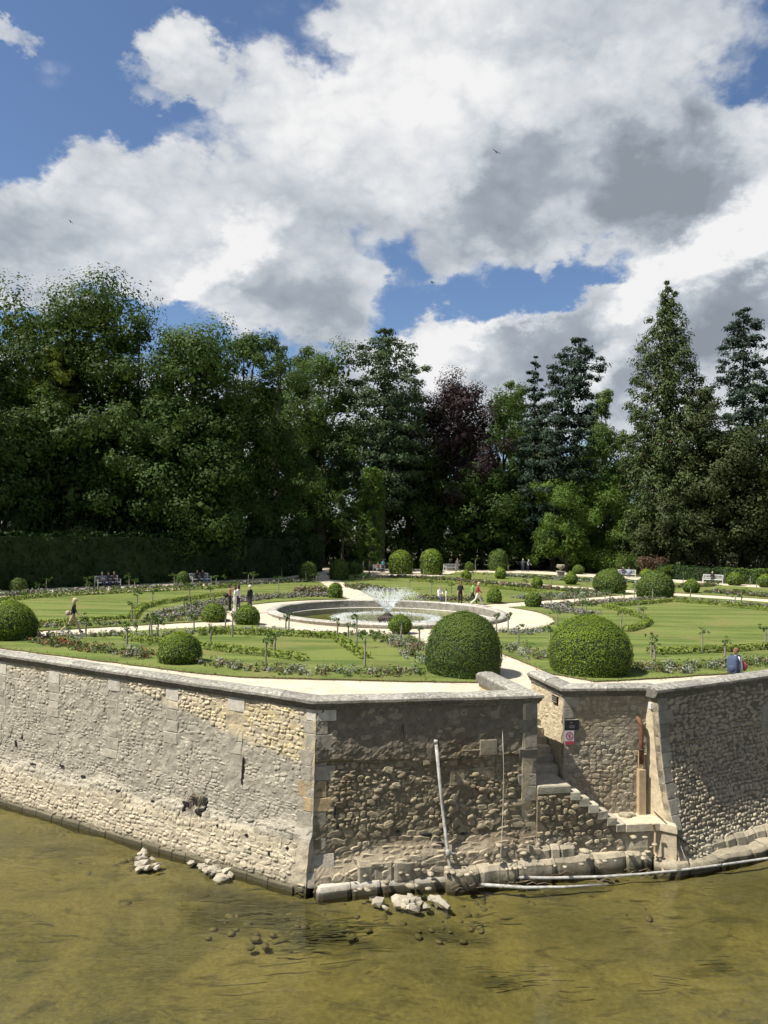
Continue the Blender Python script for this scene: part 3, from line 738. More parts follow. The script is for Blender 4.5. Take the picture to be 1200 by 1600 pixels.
it += rubble(C, FD, NF, .05, LF, -3.9, -2.4, off_front, r2, (.09, .22), (.12, .50), proudF, keepF, blockF)
for q in range(60):            # larger lumps left standing in the washed-out core
    s_, z_ = r2.uniform(.5, LF - .5), r2.uniform(-2.6, -.85)
    if 2.8 < s_ < 3.4: continue
    p = face(C, FD, NF, off_front, s_, z_, -.01); w, h, pr = r2.uniform(.08, .17), r2.uniform(.06, .11), r2.uniform(.03, .075)
    t = r2.gauss(0, .4); ax = FD * math.cos(t) + Vector((0, 0, math.sin(t))); az_ = Vector((0, 0, math.cos(t))) - FD * math.sin(t)
    ax *= w; az_ *= h; ay = -NF * pr
    it.append((Matrix(((ax.x, ay.x, az_.x, p.x), (ax.y, ay.y, az_.y, p.y), (ax.z, ay.z, az_.z, p.z), (0, 0, 0, 1))), r2.randrange(16), w * h * 40))
place_stones(WF, M_Fs, it)
z = .61; k = 0
while z > -1.75:
    h = r2.uniform(.30, .42); wall_block('quoin_block', C, FD, NF, LF - (.52 if k % 2 else .36), LF, z - h + .01, z, off_front, M_ashF, WF, .02); z -= h; k += 1
for (s_, z_, w, h) in ((3.9, -.55, .62, .38), (4.4, -.30, .5, .42), (3.6, -1.1, .42, .4), (4.35, -1.05, .5, .3), (5.2, -1.95, .7, .3)):
    wall_block('ashlar_block', C, FD, NF, s_, s_ + w, z_ - h, z_, off_front, M_Fs, WF, .012)
mb = MB(); mb.tube([face(C, FD, NF, off_front, 2.28, z_, .012) for z_ in (.18, .05, -.08, -.20)], [.02, .024, .024, .018], 6); mb.build('dark_slot', M_iron, WF)  # dark bar drawn in place of a shaded slit
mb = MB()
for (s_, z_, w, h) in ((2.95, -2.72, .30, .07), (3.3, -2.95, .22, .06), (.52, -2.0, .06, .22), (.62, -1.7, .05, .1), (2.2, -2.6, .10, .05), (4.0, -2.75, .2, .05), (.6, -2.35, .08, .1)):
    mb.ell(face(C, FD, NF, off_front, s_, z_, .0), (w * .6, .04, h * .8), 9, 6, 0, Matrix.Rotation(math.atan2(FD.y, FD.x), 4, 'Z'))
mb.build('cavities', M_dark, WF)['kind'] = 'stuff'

def ledge(parent, pix, z, zlow, depth, mat, rnd, step=.55, name='ledge_stone', worn=.10):
    """blocks set along a worn front edge traced at height z"""
    pts = [G(x, y, z) for x, y in pix]; seg = [(pts[i + 1] - pts[i]).length for i in range(len(pts) - 1)]; T = sum(seg)
    def at(t):
        for i, L in enumerate(seg):
            if t <= L or i == len(seg) - 1: return pts[i].lerp(pts[i + 1], t / L), (pts[i + 1] - pts[i]).normalized()
            t -= L
    t = 0
    while t < T - .1:
        L = min(rnd.uniform(.6, 1.5) * step, T - t); nseg = 9; V = []
        jz = rnd.uniform(-.02, .02); jo = rnd.uniform(-.03, .03)
        for j in range(nseg + 1):
            p, d = at(t + .012 + (L - .024) * j / nseg); o = Vector((d.y, -d.x, 0))
            w = worn * fbm(p.x * 1.1, p.y * 1.1, z * 3, 2); w2 = worn * .5 * fbm(p.x * 1.4, p.y * 1.4, z * 5 + 4, 2)
            e_ = -.03 if j in (0, nseg) else 0
            for (n_, zz_) in ((-depth, zlow), (w + jo + e_ - .01, zlow), (w + jo + e_ + .02, (z + zlow) * .5), (w + jo + e_ - .01, z - .09 + w2), (w + jo - .10 + e_, z + w2 + jz), (-depth, z + jz + .02 + w2 * .5)):
                q = p + o * n_; V.append((q.x, q.y, zz_))
        Fc = [[r_ * 6 + i, r_ * 6 + (i + 1) % 6, (r_ + 1) * 6 + (i + 1) % 6, (r_ + 1) * 6 + i] for r_ in range(nseg) for i in range(6)] + [[5, 4, 3, 2, 1, 0], [nseg * 6 + i for i in range(6)]]
        o_ = pydata(name, V, [f[::-1] for f in Fc], parent, mat); t += L
ledge(WF, [(493, 1388), (500, 1390), (560, 1383), (640, 1377), (705, 1372)], -3.70, -4.5, .75, M_ashL, r2, .75, 'sill_stone', .02)
ledge(WF, [(700, 1364), (760, 1358), (850, 1347), (940, 1338), (1022, 1331)], -3.46, -4.5, 1.4, M_ledge, r2, .8, 'sill_stone')
ledge(WF, [(560, 1350), (640, 1342), (720, 1332), (800, 1327), (900, 1322)], -3.20, -4.2, 1.0, M_ledge, r2, .45, 'footing_stone', .12)
ledge(WF, [(715, 1312), (780, 1304), (850, 1301), (930, 1298), (1018, 1297)], -2.90, -3.9, .8, M_ledge, r2, .5, 'footing_stone', .09)
# coping of left wall, bastion and stair cheek
r3 = random.Random(31)
NE = Vector(((E - D).normalized().y, -(E - D).normalized().x, 0))
mC = mitre(NL, NF); mD = mitre(NF, NE)
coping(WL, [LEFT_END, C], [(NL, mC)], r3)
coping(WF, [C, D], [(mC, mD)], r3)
# ---- cheek wall on the left of the stair
WE = wall_solid('stair_cheek_wall', D, (E - D).normalized(), NE, (E - D).length, -4.4, .66, lambda s, z: 0, M_side, thick=.42)
tag(WE, 'low stone cheek wall left of the stair, running back from the bastion corner', 'wall', kind='thing')
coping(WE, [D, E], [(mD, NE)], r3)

# ---- recess wall behind the lower stair, with return to the garden
r4 = random.Random(41)
LR = (HH - GP).length
WC = wall_solid('recess_wall', GP, RECD, NREC, LR + .15, -4.4, .66, off_rec, M_Cm, thick=.5, ds=.08, dz=.08)
tag(WC, 'tan recess wall above the small landing stage, carrying the signs and rusty downpipe', 'wall', kind='thing')
it = rubble(GP, RECD, NREC, .03, LR, -2.9, .60, off_rec, r4, (.08, .15), (.11, .26), lambda s, z: .010 if z > -.5 - .2 * s else .022, lambda s, z: .85, [(-.1, .40, -.6, .7), (2.2, 2.4, -3, .1)])
place_stones(WC, M_Cs, it, 290)
z = .61
for k in range(4):
    wall_block('quoin_block', GP, RECD, NREC, 0.0, .44 if k % 2 == 0 else .30, z - .31, z, off_rec, M_ashF if k else M_ash, WC, .02); z -= .32
NG = Vector((-(FP - GP).normalized().y, (FP - GP).normalized().x, 0))
if NG.x > 0: NG = -NG
WG = wall_solid('passage_wall', GP, (FP - GP).normalized(), NG, (FP - GP).length, -4.4, .66, lambda s, z: .012 * fbm(s * 3, z * 3, 1), M_side, thick=.4, ds=.08, dz=.08, rough=.02)
tag(WG, 'sunlit return wall on the right of the stair passage with a small dark vent', 'wall', kind='thing')
it = rubble(GP, (FP - GP).normalized(), NG, .3, (FP - GP).length - .05, -1.6, .58, lambda s, z: 0, r4, (.10, .18), (.14, .30), lambda s, z: .014, lambda s, z: .6, [(.28, .75, .25, .6)])
place_stones(WG, M_side, it, 120)
gdir = (FP - GP).normalized(); cv = GP + gdir * .52 + NG * .02
mb = MB(); mb.box((cv.x, cv.y, .42), (.34, .05, .20), math.atan2(gdir.y, gdir.x)); vent = mb.build('vent', M_dark, WG)
for q in range(3):
    mb = MB(); mb.box((cv.x + NG.x * .025, cv.y + NG.y * .025, .36 + .06 * q), (.33, .03, .018), math.atan2(gdir.y, gdir.x)); mb.build('vent_slat', M_ashF, vent)
mG = mitre(NG, NREC)
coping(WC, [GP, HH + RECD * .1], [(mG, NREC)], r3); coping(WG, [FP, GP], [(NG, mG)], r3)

# ---- battered wall on the right
r5 = random.Random(51)
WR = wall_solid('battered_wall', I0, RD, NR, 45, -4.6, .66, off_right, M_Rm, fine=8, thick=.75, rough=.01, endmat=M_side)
tag(WR, 'sloping coursed rubble wall right of the landing stage, dark above and pebbly below', 'wall', kind='thing')
it = rubble(I0, RD, NR, .42, 7.5, -.55, .60, off_right, r5, (.075, .12), (.16, .42), lambda s, z: .026, lambda s, z: .94, [(-.1, .55, -.8, .7)])
it += rubble(I0, RD, NR, .34, 7.5, -4.1, -.55, off_right, r5, (.085, .135), (.10, .22), lambda s, z: .038, lambda s, z: .96)
place_stones(WR, M_Rs, it)
z = .61; k = 0
while z > -.5:
    wall_block('quoin_block', I0, RD, NR, 0.0, .62 if k % 2 else .42, z - .36, z, off_right, M_ashF, WR, .02); z -= .37; k += 1
while z > -2.6:
    wall_block('quoin_block', I0, RD, NR, 0.0, r5.uniform(.34, .5), z - .40, z, off_right, M_ash, WR, .012); z -= .41
s_ = RD * .0; LFACE = -RD
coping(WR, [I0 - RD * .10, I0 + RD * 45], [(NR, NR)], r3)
ledge(WR, [(1022, 1350), (1062, 1355), (1125, 1341), (1200, 1323), (1330, 1293)], -3.68, -4.5, 1.2, M_ledge, r5, .9, 'sill_stone')
ledge(WR, [(1060, 1328), (1100, 1318), (1150, 1306), (1210, 1292), (1330, 1264)], -3.40, -4.0, .9, M_ledge, r5, .4, 'footing_stone', .06)
# rounded stone set on the wall at the right edge of the view
p = face(I0, RD, NR, off_right, 5.02, -.62, -.05); mb = MB(); mb.ell(p, (.30, .16, .55), 14, 10, 0, Matrix.Rotation(math.atan2(RD.y, RD.x), 4, 'Z'))
mb.build('boss_stone', M_ashF, WR, True)

# ---- stair: upper flight, landing, lower flight, landing stage
ST = empty('river_stair', (5.0, 21.7, -2.7)); tag(ST, 'worn stone stair turning from the garden down to the landing stage', 'stair')
def block(name, plan, z0, z1, mat, parent, worn=.012, rnd=r4, bev=.025):
    n = len(plan); V = []
    cx = sum(p.x for p in plan) / n; cy = sum(p.y for p in plan) / n
    for z_, k_ in ((z0, 0), (z1 - bev, 0), (z1, bev)):
        for p in plan:
            d = Vector((cx - p.x, cy - p.y, 0)); q = Vector((p.x, p.y, 0)) + d.normalized() * k_
            V.append((q.x + rnd.uniform(-worn, worn) - parent.location.x, q.y + rnd.uniform(-worn, worn) - parent.location.y, z_ + rnd.uniform(-worn, worn) * .6 - parent.location.z))
    a = sum(plan[i].x * plan[(i + 1) % n].y - plan[(i + 1) % n].x * plan[i].y for i in range(n))
    Fc = [list(range(n))[::-1], [2 * n + i for i in range(n)]] + [[r_ * n + i, r_ * n + (i + 1) % n, (r_ + 1) * n + (i + 1) % n, (r_ + 1) * n + i] for r_ in range(2) for i in range(n)]
    if a < 0: Fc = [f[::-1] for f in Fc]
    return pydata(name, V, Fc, parent, mat)
up = (E - D).normalized(); LZ = -1.60
a0 = D + NE * .02; b0 = GP + NG * .02
N_UP = 8
for k in range(N_UP):
    t0, t1 = .25 + k * .275, .25 + (k + 1) * .275 + (.15 if k == N_UP - 1 else .03); zt = LZ + .2 * (k + 1)
    pa0 = a0 + up * (t0 + .72); pa1 = a0 + up * (t1 + .72)
    q0 = b0 + gdir * t0 * .96; q1 = b0 + gdir * t1 * .96
    block('step', [pa0, q0, q1, pa1], zt - .75, zt, M_step, ST)
def fl_(s, n): return D + FD * s + NF * n
w0 = isect(GP + NREC * .02, RECD, D + FD * .0, NF)
def rec_at(s): return isect(D + FD * s, NF, GP + NREC * .03, RECD)
s_l = .95
block('landing', [fl_(0.0, .12), fl_(s_l, .12), rec_at(s_l), b0 + gdir * .27, a0 + up * .98, a0 + up * .02], LZ - .2, LZ, M_step, ST)
zt = LZ; s = s_l
for k in range(6):
    zt -= .185
    block('step', [fl_(s - .01, .13 + .01 * k), fl_(s + .28, .13 + .01 * k), rec_at(s + .28), rec_at(s - .01)], zt - .22, zt, M_step, ST); s += .27
zp = -2.72; s_p = s
M_sand = simple('sandy_stone', (.44, .375, .265), .95, .25, 7, .4)
pe = Vector((8.25, 21.45, 0))
block('landing_stage', [fl_(s_p, .20), fl_(s_p + 1.0, .22), pe + Vector((-.05, -.12, 0)), pe + Vector((.1, .9, 0)), rec_at(s_p + 1.9), rec_at(s_p)], zp - .22, zp, M_sand, ST)
block('stage_pier', [fl_(s_p - .1, .14), fl_(s_p + 1.0, .16), pe + Vector((-.05, -.06, 0)), pe + Vector((.1, .9, 0)), rec_at(s_p + 1.9), rec_at(s_p - .1)], -4.5, zp - .20, M_Fs, ST)
# core of the stair with rubble face
V = []; prof = [(0, -4.5), (0, LZ - .08), (s_l - .02, LZ - .08)]
zt = LZ; s = s_l
for k in range(6): zt -= .185; prof += [(s - .02, zt - .10), (s + .25, zt - .10)]; s += .27
prof += [(s, zp - .05), (s + 1.25, zp - .05), (s + 1.25, -4.5)]
n = len(prof); V = []
for nn in (.10, -.55):
    for (s_, z_) in prof: p = fl_(s_, nn) - ST.location; V.append((p.x, p.y, z_ - ST.location.z))
core = pydata('core', V, [list(range(n))[::-1], [n + i for i in range(n)]] + [[i, (i + 1) % n, n + (i + 1) % n, n + i] for i in range(n)], ST, M_Fm)
bm = bmesh.new(); bm.from_mesh(core.data); bmesh.ops.recalc_face_normals(bm, faces=bm.faces[:]); bmesh.ops.triangulate(bm, faces=[f for f in bm.faces if len(f.verts) > 4]); bm.to_mesh(core.data); bm.free()
it = rubble(D, FD, NF, .02, s_p + 1.1, -3.6, LZ - .12, lambda s, z: .11, r4, (.10, .17), (.13, .30), lambda s, z: .045, lambda s, z: .9 if z < LZ - .22 - max(0, (s - s_l)) * .70 and z < (zp + 9 if s < s_p else zp - .25) else 0)
it = [(Matrix.Translation(-ST.location) @ M, k, a) for M, k, a in it]
place_stones(ST, M_Fs, it, 150)
# ================================================================== river details: pipes, cables, signs, rubble, weed
r6 = random.Random(61)
M_pvc = simple('pale_pipe', (.33, .32, .29), .6, .4, 7)
M_rust = simple('rusty_iron', (.13, .062, .035), .85, .45, 14)
M_plank = simple('pine_board', (.36, .27, .165), .75, .18, 5)
M_black = simple('black_plastic', (.012, .012, .013), .45, .1, 9)
M_cable = simple('grey_cable', (.30, .28, .24), .7, .3, 9)
M_wht = simple('white_plastic', (.55, .55, .54), .45, .05, 9)
def nearwall(px, py, n=.0):                     # on the bastion face, n metres off it
    d = ray(px, py); A_ = C + NF * n; t = (A_ - Vector((0, 0, 0))).dot(NF) / d.dot(NF)
    p = Vector((d.x * t, d.y * t, CAMZ + d.z * t))
    for _ in range(3):
        s = (p - C).dot(FD); t = (A_.dot(NF) + off_front(s, p.z)) / d.dot(NF); p = Vector((d.x * t, d.y * t, CAMZ + d.z * t))
    return p
pipe = empty('standpipe', G(705, 1382, -3.8)); tag(pipe, 'pale grey standpipe leaning against the bastion wall down to the waterline', 'pipe')
top = nearwall(681, 1158, .10); mid = nearwall(690, 1250, .10); j1 = nearwall(700, 1333, .22); foot = G(706, 1384, -3.85)
def sub(o, pts): return [Vector(p) - o.location for p in pts]
mb = MB(); mb.tube(sub(pipe, [top, mid, nearwall(696, 1300, .16), j1, G(703, 1360, -3.6), foot]), .045, 10); mb.build('riser', M_pvc, pipe, True)
mb = MB(); mb.tube(sub(pipe, [j1 + Vector((0, 0, .09)), j1 - Vector((0, 0, .09))]), .062, 10); mb.build('collar', M_pvc, pipe, True)
mb = MB(); mb.tube(sub(pipe, [top + Vector((0, 0, .03)), top - Vector((0, 0, .06))]), .055, 10); mb.build('cap', M_pvc, pipe, True)
b1 = G(722, 1334, -3.3); b2 = G(731, 1350, -3.5); b3 = G(748, 1367, -3.78)
mb = MB(); mb.tube(sub(pipe, [j1, b1, b2, b3]), .04, 8); mb.build('branch', M_pvc, pipe, True)
lay = [G(x, y, -3.80) for x, y in ((748, 1367), (800, 1371), (860, 1372), (940, 1370), (1000, 1366), (1060, 1360), (1130, 1351), (1200, 1341), (1330, 1322))]
ph = empty('river_pipe', lay[0]); tag(ph, 'long pale pipe lying just above the water along the landing stage', 'pipe')
mb = MB(); mb.tube(sub(ph, lay), [.045, .045, .043, .04, .036, .034, .034, .034, .034], 8); mb.build('run', M_pvc, ph, True)
mb = MB(); mb.tube(sub(ph, [lay[0].lerp(lay[1], .35), lay[0].lerp(lay[1], .62)]), .058, 8); mb.build('coupling', M_pvc, ph, True)
lay2 = [G(x, y, -3.86) for x, y in ((706, 1379), (760, 1383), (820, 1387), (880, 1386), (950, 1382))]
mb = MB(); mb.tube(lay2, [.045, .05, .045, .035, .02], 8); tag(mb.build('driftwood_pole', M_pvc, None, True), 'bleached pole lying in the shallows at the foot of the standpipe', 'pole')
cabp = [nearwall(785, 1140, .03), nearwall(787, 1200, .03), nearwall(786, 1260, .06), nearwall(784, 1310, .4), G(779, 1385, -3.9)]
mb = MB(); mb.tube(cabp, .011, 6); tag(mb.build('hanging_cable', M_cable, None, True), 'thin pale cable hanging down the right part of the bastion wall', 'cable')
# rust-streaked downpipe boxed in below, on the recess wall
def rec(s, z, n=0.0): return face(GP, RECD, NREC, off_rec, s, z, n)
rp = empty('rusty_downpipe', rec(2.29, -2.7)); tag(rp, 'rusty iron downpipe on the recess wall, its foot boxed with boards', 'pipe')
mb = MB(); mb.tube(sub(rp, [rec(2.20, -.02, .0), rec(2.22, -.05, .10), rec(2.25, -.18, .13), rec(2.27, -.6, .12), rec(2.28, -1.3, .10)]), [.06, .075, .07, .065, .06], 10); mb.build('iron_pipe', M_rust, rp, True)
mb = MB(); mb.tube(sub(rp, [rec(2.275, -.86, .11), rec(2.275, -.92, .11)]), .085, 10); mb.build('clamp', M_iron, rp, True)
for dx in (-.075, .075):
    mb = MB(); mb.tube(sub(rp, [rec(2.28 + dx, -.92, .09), rec(2.28 + dx, -1.55, .09)]), .02, 6); mb.build('strap', M_plank, rp)
mb = MB(); q0 = rec(2.29, -2.72, 0); q1 = rec(2.28, -1.45, 0); V = []
for qq, z_ in ((q0, -2.72), (q1, -1.45)):
    for sx_, nn in ((-.10, .0), (.10, .0), (.10, .19), (-.10, .19)):
        p = qq + RECD * sx_ + NREC * nn - rp.location; V.append((p.x, p.y, z_ - rp.location.z))
pydata('board_casing', V, [[0, 1, 2, 3], [7, 6, 5, 4], [0, 4, 5, 1], [1, 5, 6, 2], [2, 6, 7, 3], [3, 7, 4, 0]], rp, M_plank)
mb = MB(); 
for q in range(5): mb.ell(rec(1.85 + r6.uniform(-.2, .2), -2.68, .2 + r6.uniform(-.05, .1)), (r6.uniform(.1, .2), r6.uniform(.07, .12), r6.uniform(.06, .11)), 7, 5)
for q in range(1): pass
heap = mb.build('mortar_heap', M_ledge, None); tag(heap, 'small heap of mortar crumbs at the foot of the recess wall', 'mortar', kind='stuff')
# lamp box and its cable in the corner
lb = empty('wall_lamp', rec(2.66, .30)); tag(lb, 'white box lamp under the coping in the corner of the recess', 'lamp')
rz = math.atan2(RECD.y, RECD.x)
mb = MB(); p = rec(2.60, .36, .12) - lb.location; mb.box(p, (.20, .22, .17), rz); bx_ = mb.build('housing', M_wht, lb)
mb = MB(); p = rec(2.62, .21, .10) - lb.location; mb.box(p, (.11, .12, .10), rz); mb.build('bracket', M_black, lb)
mb = MB(); mb.tube(sub(lb, [rec(2.56, .2, .05), rec(2.565, -.8, .04), rec(2.56, -1.9, .04), rec(2.565, -2.7, .04)]), .020, 6); mb.build('cable', M_black, lb)
# signs
def plate(name, s0, s1, z0, z1, n, mat, parent=None, thick=.02):
    V = []
    for nn in (n - thick, n):
        for (s, z) in ((s0, z0), (s1, z0), (s1, z1), (s0, z1)):
            p = GP + RECD * s + NREC * nn; V.append((p.x, p.y, z))
    return pydata(name, V, [[3, 2, 1, 0], [4, 5, 6, 7], [0, 1, 5, 4], [1, 2, 6, 5], [2, 3, 7, 6], [3, 0, 4, 7]], parent, mat)
def rgb(n, c, r=.5): return simple(n, c, r, .04, 6)
M_sw, M_sr, M_sp, M_sg = rgb('sign_white', (.50, .46, .48)), rgb('sign_red', (.36, .04, .07)), rgb('sign_ink', (.03, .03, .035)), rgb('sign_grey', (.22, .23, .25))
so = .06
sg = plate('black_sign', .02, .44, -.33, -.05, so, M_black); tag(sg, 'small black notice plate on the recess wall above the red and white sign', 'sign')
for (s, z, w, h) in ((.22, -.125, .03, .035), (.17, -.215, .05, .016), (.235, -.215, .05, .016), (.295, -.215, .04, .016), (.19, -.262, .06, .014), (.27, -.262, .06, .014)):
    plate('lettering', s - w / 2, s + w / 2, z - h / 2, z + h / 2, so + .004, M_sg, sg, .003)
s2 = plate('no_swimming_sign', .03, .30, -.74, -.345, so, M_sw); tag(s2, 'white prohibition sign with red ring and red band on the recess wall', 'sign')
plate('red_band', .035, .295, -.735, -.645, so + .004, M_sr, s2, .003)
def ringplate(name, cs, cz, r0, r1, n, mat, parent, k=28):
    V = []; Fc = []
    for i in range(k):
        a = 2 * math.pi * i / k
        for r_ in (r0, r1):
            p = GP + RECD * (cs + r_ * math.cos(a)) + NREC * n; V.append((p.x, p.y, cz + r_ * math.sin(a)))
    for i in range(k): Fc.append([2 * i, 2 * i + 1, (2 * i + 3) % (2 * k), (2 * i + 2) % (2 * k)])
    return pydata(name, V, Fc, parent, mat)
ringplate('red_ring', .165, -.495, .085, .112, so + .005, M_sr, s2)
V = []
for (ds, dz) in ((-.075, .062), (-.062, .075), (.075, -.062), (.062, -.075)):
    p = GP + RECD * (.165 + ds) + NREC * (so + .006); V.append((p.x, p.y, -.495 + dz))
pydata('red_bar', V, [[0, 3, 2, 1]], s2, M_sr)
for (ds, dz, r_) in ((.02, .035, .016), ):
    ringplate('swimmer', .165 + ds, -.495 + dz, .001, r_, so + .004, M_sp, s2, 12)
V = []
for (ds, dz) in ((-.035, .01), (.005, .028), (.03, -.03), (.005, -.045), (-.04, -.035), (-.015, -.012)):
    p = GP + RECD * (.165 + ds) + NREC * (so + .0042); V.append((p.x, p.y, -.495 + dz))
pydata('swimmer', V, [list(range(6))[::-1]], s2, M_sp)
# plank and cables hanging over the landing stage
mb = MB(); mb.tube([G(1021, 1287, -2.68), G(1024, 1300, -2.95), G(1023, 1332, -3.5), G(1037, 1362, -3.85)], .035, 6); tag(mb.build('timber_batten', M_plank, None), 'weathered pale batten hanging from the landing stage to the water', 'batten')
for k, pts in enumerate((((1022, 1268, -2.6), (1040, 1285, -2.68), (1056, 1305, -3.0), (1075, 1318, -3.3), (1095, 1330, -3.5)), ((1052, 1286, -2.68), (1056, 1310, -3.1), (1058, 1335, -3.5), (1076, 1356, -3.85)), ((1056, 1300, -2.95), (1064, 1322, -3.3), (1070, 1340, -3.5), (1081, 1353, -3.8)), ((1100, 1333, -3.5), (1118, 1340, -3.55), (1136, 1344, -3.75)))):
    mb = MB(); mb.tube([G(*p) for p in pts], .013, 5)
    tag(mb.build('loose_cable', M_cable if k else M_black, None, True), ('dark cable running down the corner of the landing stage', 'pale looped cable dangling from the landing stage edge into the water', 'second pale cable beside the loop below the landing stage', 'short pale cable end lying on the ledge right of the landing stage')[k], 'cable')
for k in range(10):        # dry twigs caught along the pipe
    pass
mb = MB()
for q in range(60):
    px = r6.choice((r6.uniform(700, 830), r6.uniform(830, 1040))); p0 = G(px, 1388 - (px - 700) * .06 + r6.uniform(-14, 6), -3.84)
    a = r6.uniform(-.6, .6); L = r6.uniform(.15, .5)
    mb.tube([p0, p0 + Vector((math.cos(a) * L * .5, math.sin(a) * L * .3, r6.uniform(0, .10))), p0 + Vector((math.cos(a) * L, math.sin(a) * L * .5, r6.uniform(-.03, .08)))], [.008, .007, .003], 4)
tag(mb.build('twigs', M_root, None), 'dry twigs and flood litter caught along the river pipe', 'twigs', kind='stuff')
# fallen rubble
M_rub = wallmat('fallen_stone', (.50, .45, .35), None, None, C, LD, 1.0, bump=.5, damp=.25)
def rock_mesh(seed):
    rr = random.Random(seed); bm = bmesh.new(); bmesh.ops.create_icosphere(bm, subdivisions=1, radius=1)
    for v in bm.verts: v.co *= rr.uniform(.72, 1.12)
    for v in bm.verts: v.co = Vector([math.copysign(abs(c) ** .8, c) for c in v.co])
    me = bpy.data.meshes.new('rock'); bm.to_mesh(me); bm.free(); me.materials.append(M_rub); return me
ROCKS = [rock_mesh(k) for k in range(8)]
def rocks(spec, label, group, lift=.0):
    k = 0
    for (x0, x1, y0, y1, n, smin, smax, up_) in spec:
        for q in range(n):
            px, py = r6.uniform(x0, x1), r6.uniform(y0, y1); p = G(px, py, WATER + .03)
            s = r6.uniform(smin, smax); o = bpy.data.objects.new('fallen_stone', ROCKS[r6.randrange(8)]); COL.objects.link(o)
            o.location = (p.x, p.y, WATER - .04 + s * .25 + r6.uniform(0, up_)); o.scale = (s * r6.uniform(.9, 1.6), s * r6.uniform(.7, 1.1), s * r6.uniform(.4, .7)); o.rotation_euler = (r6.uniform(-.4, .4), r6.uniform(-.4, .4), r6.uniform(0, 6.3))
            tag(o, label, 'stone', group); k += 1
rocks([(310, 368, 1340, 1366, 34, .08, .2, .10), (280, 330, 1326, 1350, 12, .06, .14, .06), (340, 366, 1362, 1374, 5, .1, .18, 0)], 'pale fallen stone in the heap against the sunlit wall', 'stones fallen from the sunlit wall')
rocks([(216, 246, 1334, 1360, 15, .09, .2, .12)], 'pale fallen stone in the small pile standing clear in the river', 'stones piled in the river')
rocks([(582, 700, 1402, 1420, 18, .08, .18, .02), (620, 650, 1400, 1412, 6, .1, .2, .05)], 'pale fallen stone in the shallows before the bastion corner', 'stones in the shallows before the bastion')
mb = MB(); a_ = G(672, 1402, WATER + .06); b_ = G(702, 1419, WATER + .02); mb.tube([a_, a_.lerp(b_, .5) + Vector((0, 0, .04)), b_], [.07, .09, .06], 7); tag(mb.build('driftwood_log', M_rub, None), 'bleached broken log lying among the stones in the shallows', 'log')
# crumbled masonry lying along the foot of bastion and stair
Vs = []; Fs = []; b = 0
bmr = [(np.array([v.co for v in me.vertices], dtype=np.float32), np.array([list(p.vertices) for p in me.polygons], dtype=np.int32)) for me in ROCKS]
for q in range(70):
    s_ = r6.uniform(.4, 9.4); n_ = r6.uniform(.30, .75) if r6.random() < .6 else r6.uniform(.25, 1.0)
    zt_ = {0: -3.72, 1: -3.48}[int(s_ > 3.3)] + (.0 if n_ > .55 else r6.choice((.0, .24, .5)) if s_ > 3.3 else r6.uniform(0, .25))
    p = C + FD * s_ + NF * n_; k_ = r6.uniform(.03, .11) * (1.5 if r6.random() < .1 else 1); V, Fc = bmr[r6.randrange(8)]; a = r6.uniform(0, 6.3); ca, sa = math.cos(a), math.sin(a)
    A = np.array([[ca * k_ * 1.3, -sa * k_, 0], [sa * k_ * 1.3, ca * k_, 0], [0, 0, k_ * .5]]); Vs.append(V @ A.T + np.array([p.x, p.y, zt_ + k_ * .05])); Fs.append(Fc + b); b += len(V)
o = fastmesh('crumbled_stone', np.concatenate(Vs), np.concatenate(Fs), None, [M_ledge]); tag(o, 'crumbled masonry strewn along the foot of the bastion and stair', 'rubble', kind='stuff')
# cobbles and mud-coloured stones on the bed
M_bedst = simple('bed_stones', (.085, .076, .034), .9, .45, 3)
Vs = []; Fs = []; b = 0
bmr = []
for me in ROCKS:
    V = np.array([v.co for v in me.vertices], dtype=np.float32); Fc = np.array([list(p.vertices) for p in me.polygons], dtype=np.int32); bmr.append((V, Fc))
rn = np.random.default_rng(3)
for q in range(480):
    if q < 330:
        t = r6.uniform(0, 1); px = r6.uniform(0, 480); base = 1262 + px * .262; py = base + abs(r6.gauss(0, 40)) + 4
    elif q < 410: px = r6.uniform(490, 780); py = 1395 + abs(r6.gauss(0, 28))
    else: px = r6.uniform(780, 1200); py = 1385 + abs(r6.gauss(0, 25)) - (px - 780) * .05
    p = G(px, py, WATER - .1); s = r6.uniform(.04, .12) * (1.4 if r6.random() < .08 else 1); a = r6.uniform(0, 6.3)
    V, Fc = bmr[r6.randrange(8)]; ca, sa = math.cos(a), math.sin(a)
    A = np.array([[ca * s * 1.3, -sa * s, 0], [sa * s * 1.3, ca * s, 0], [0, 0, s * .5]])
    Vs.append(V @ A.T + np.array([p.x, p.y, WATER - .16 - .02])); Fs.append(Fc + b); b += len(V)
o = fastmesh('bed_stones', np.concatenate(Vs), np.concatenate(Fs), None, [M_bedst]); tag(o, 'muddy stones scattered on the river bed near the walls', 'stones', kind='stuff')
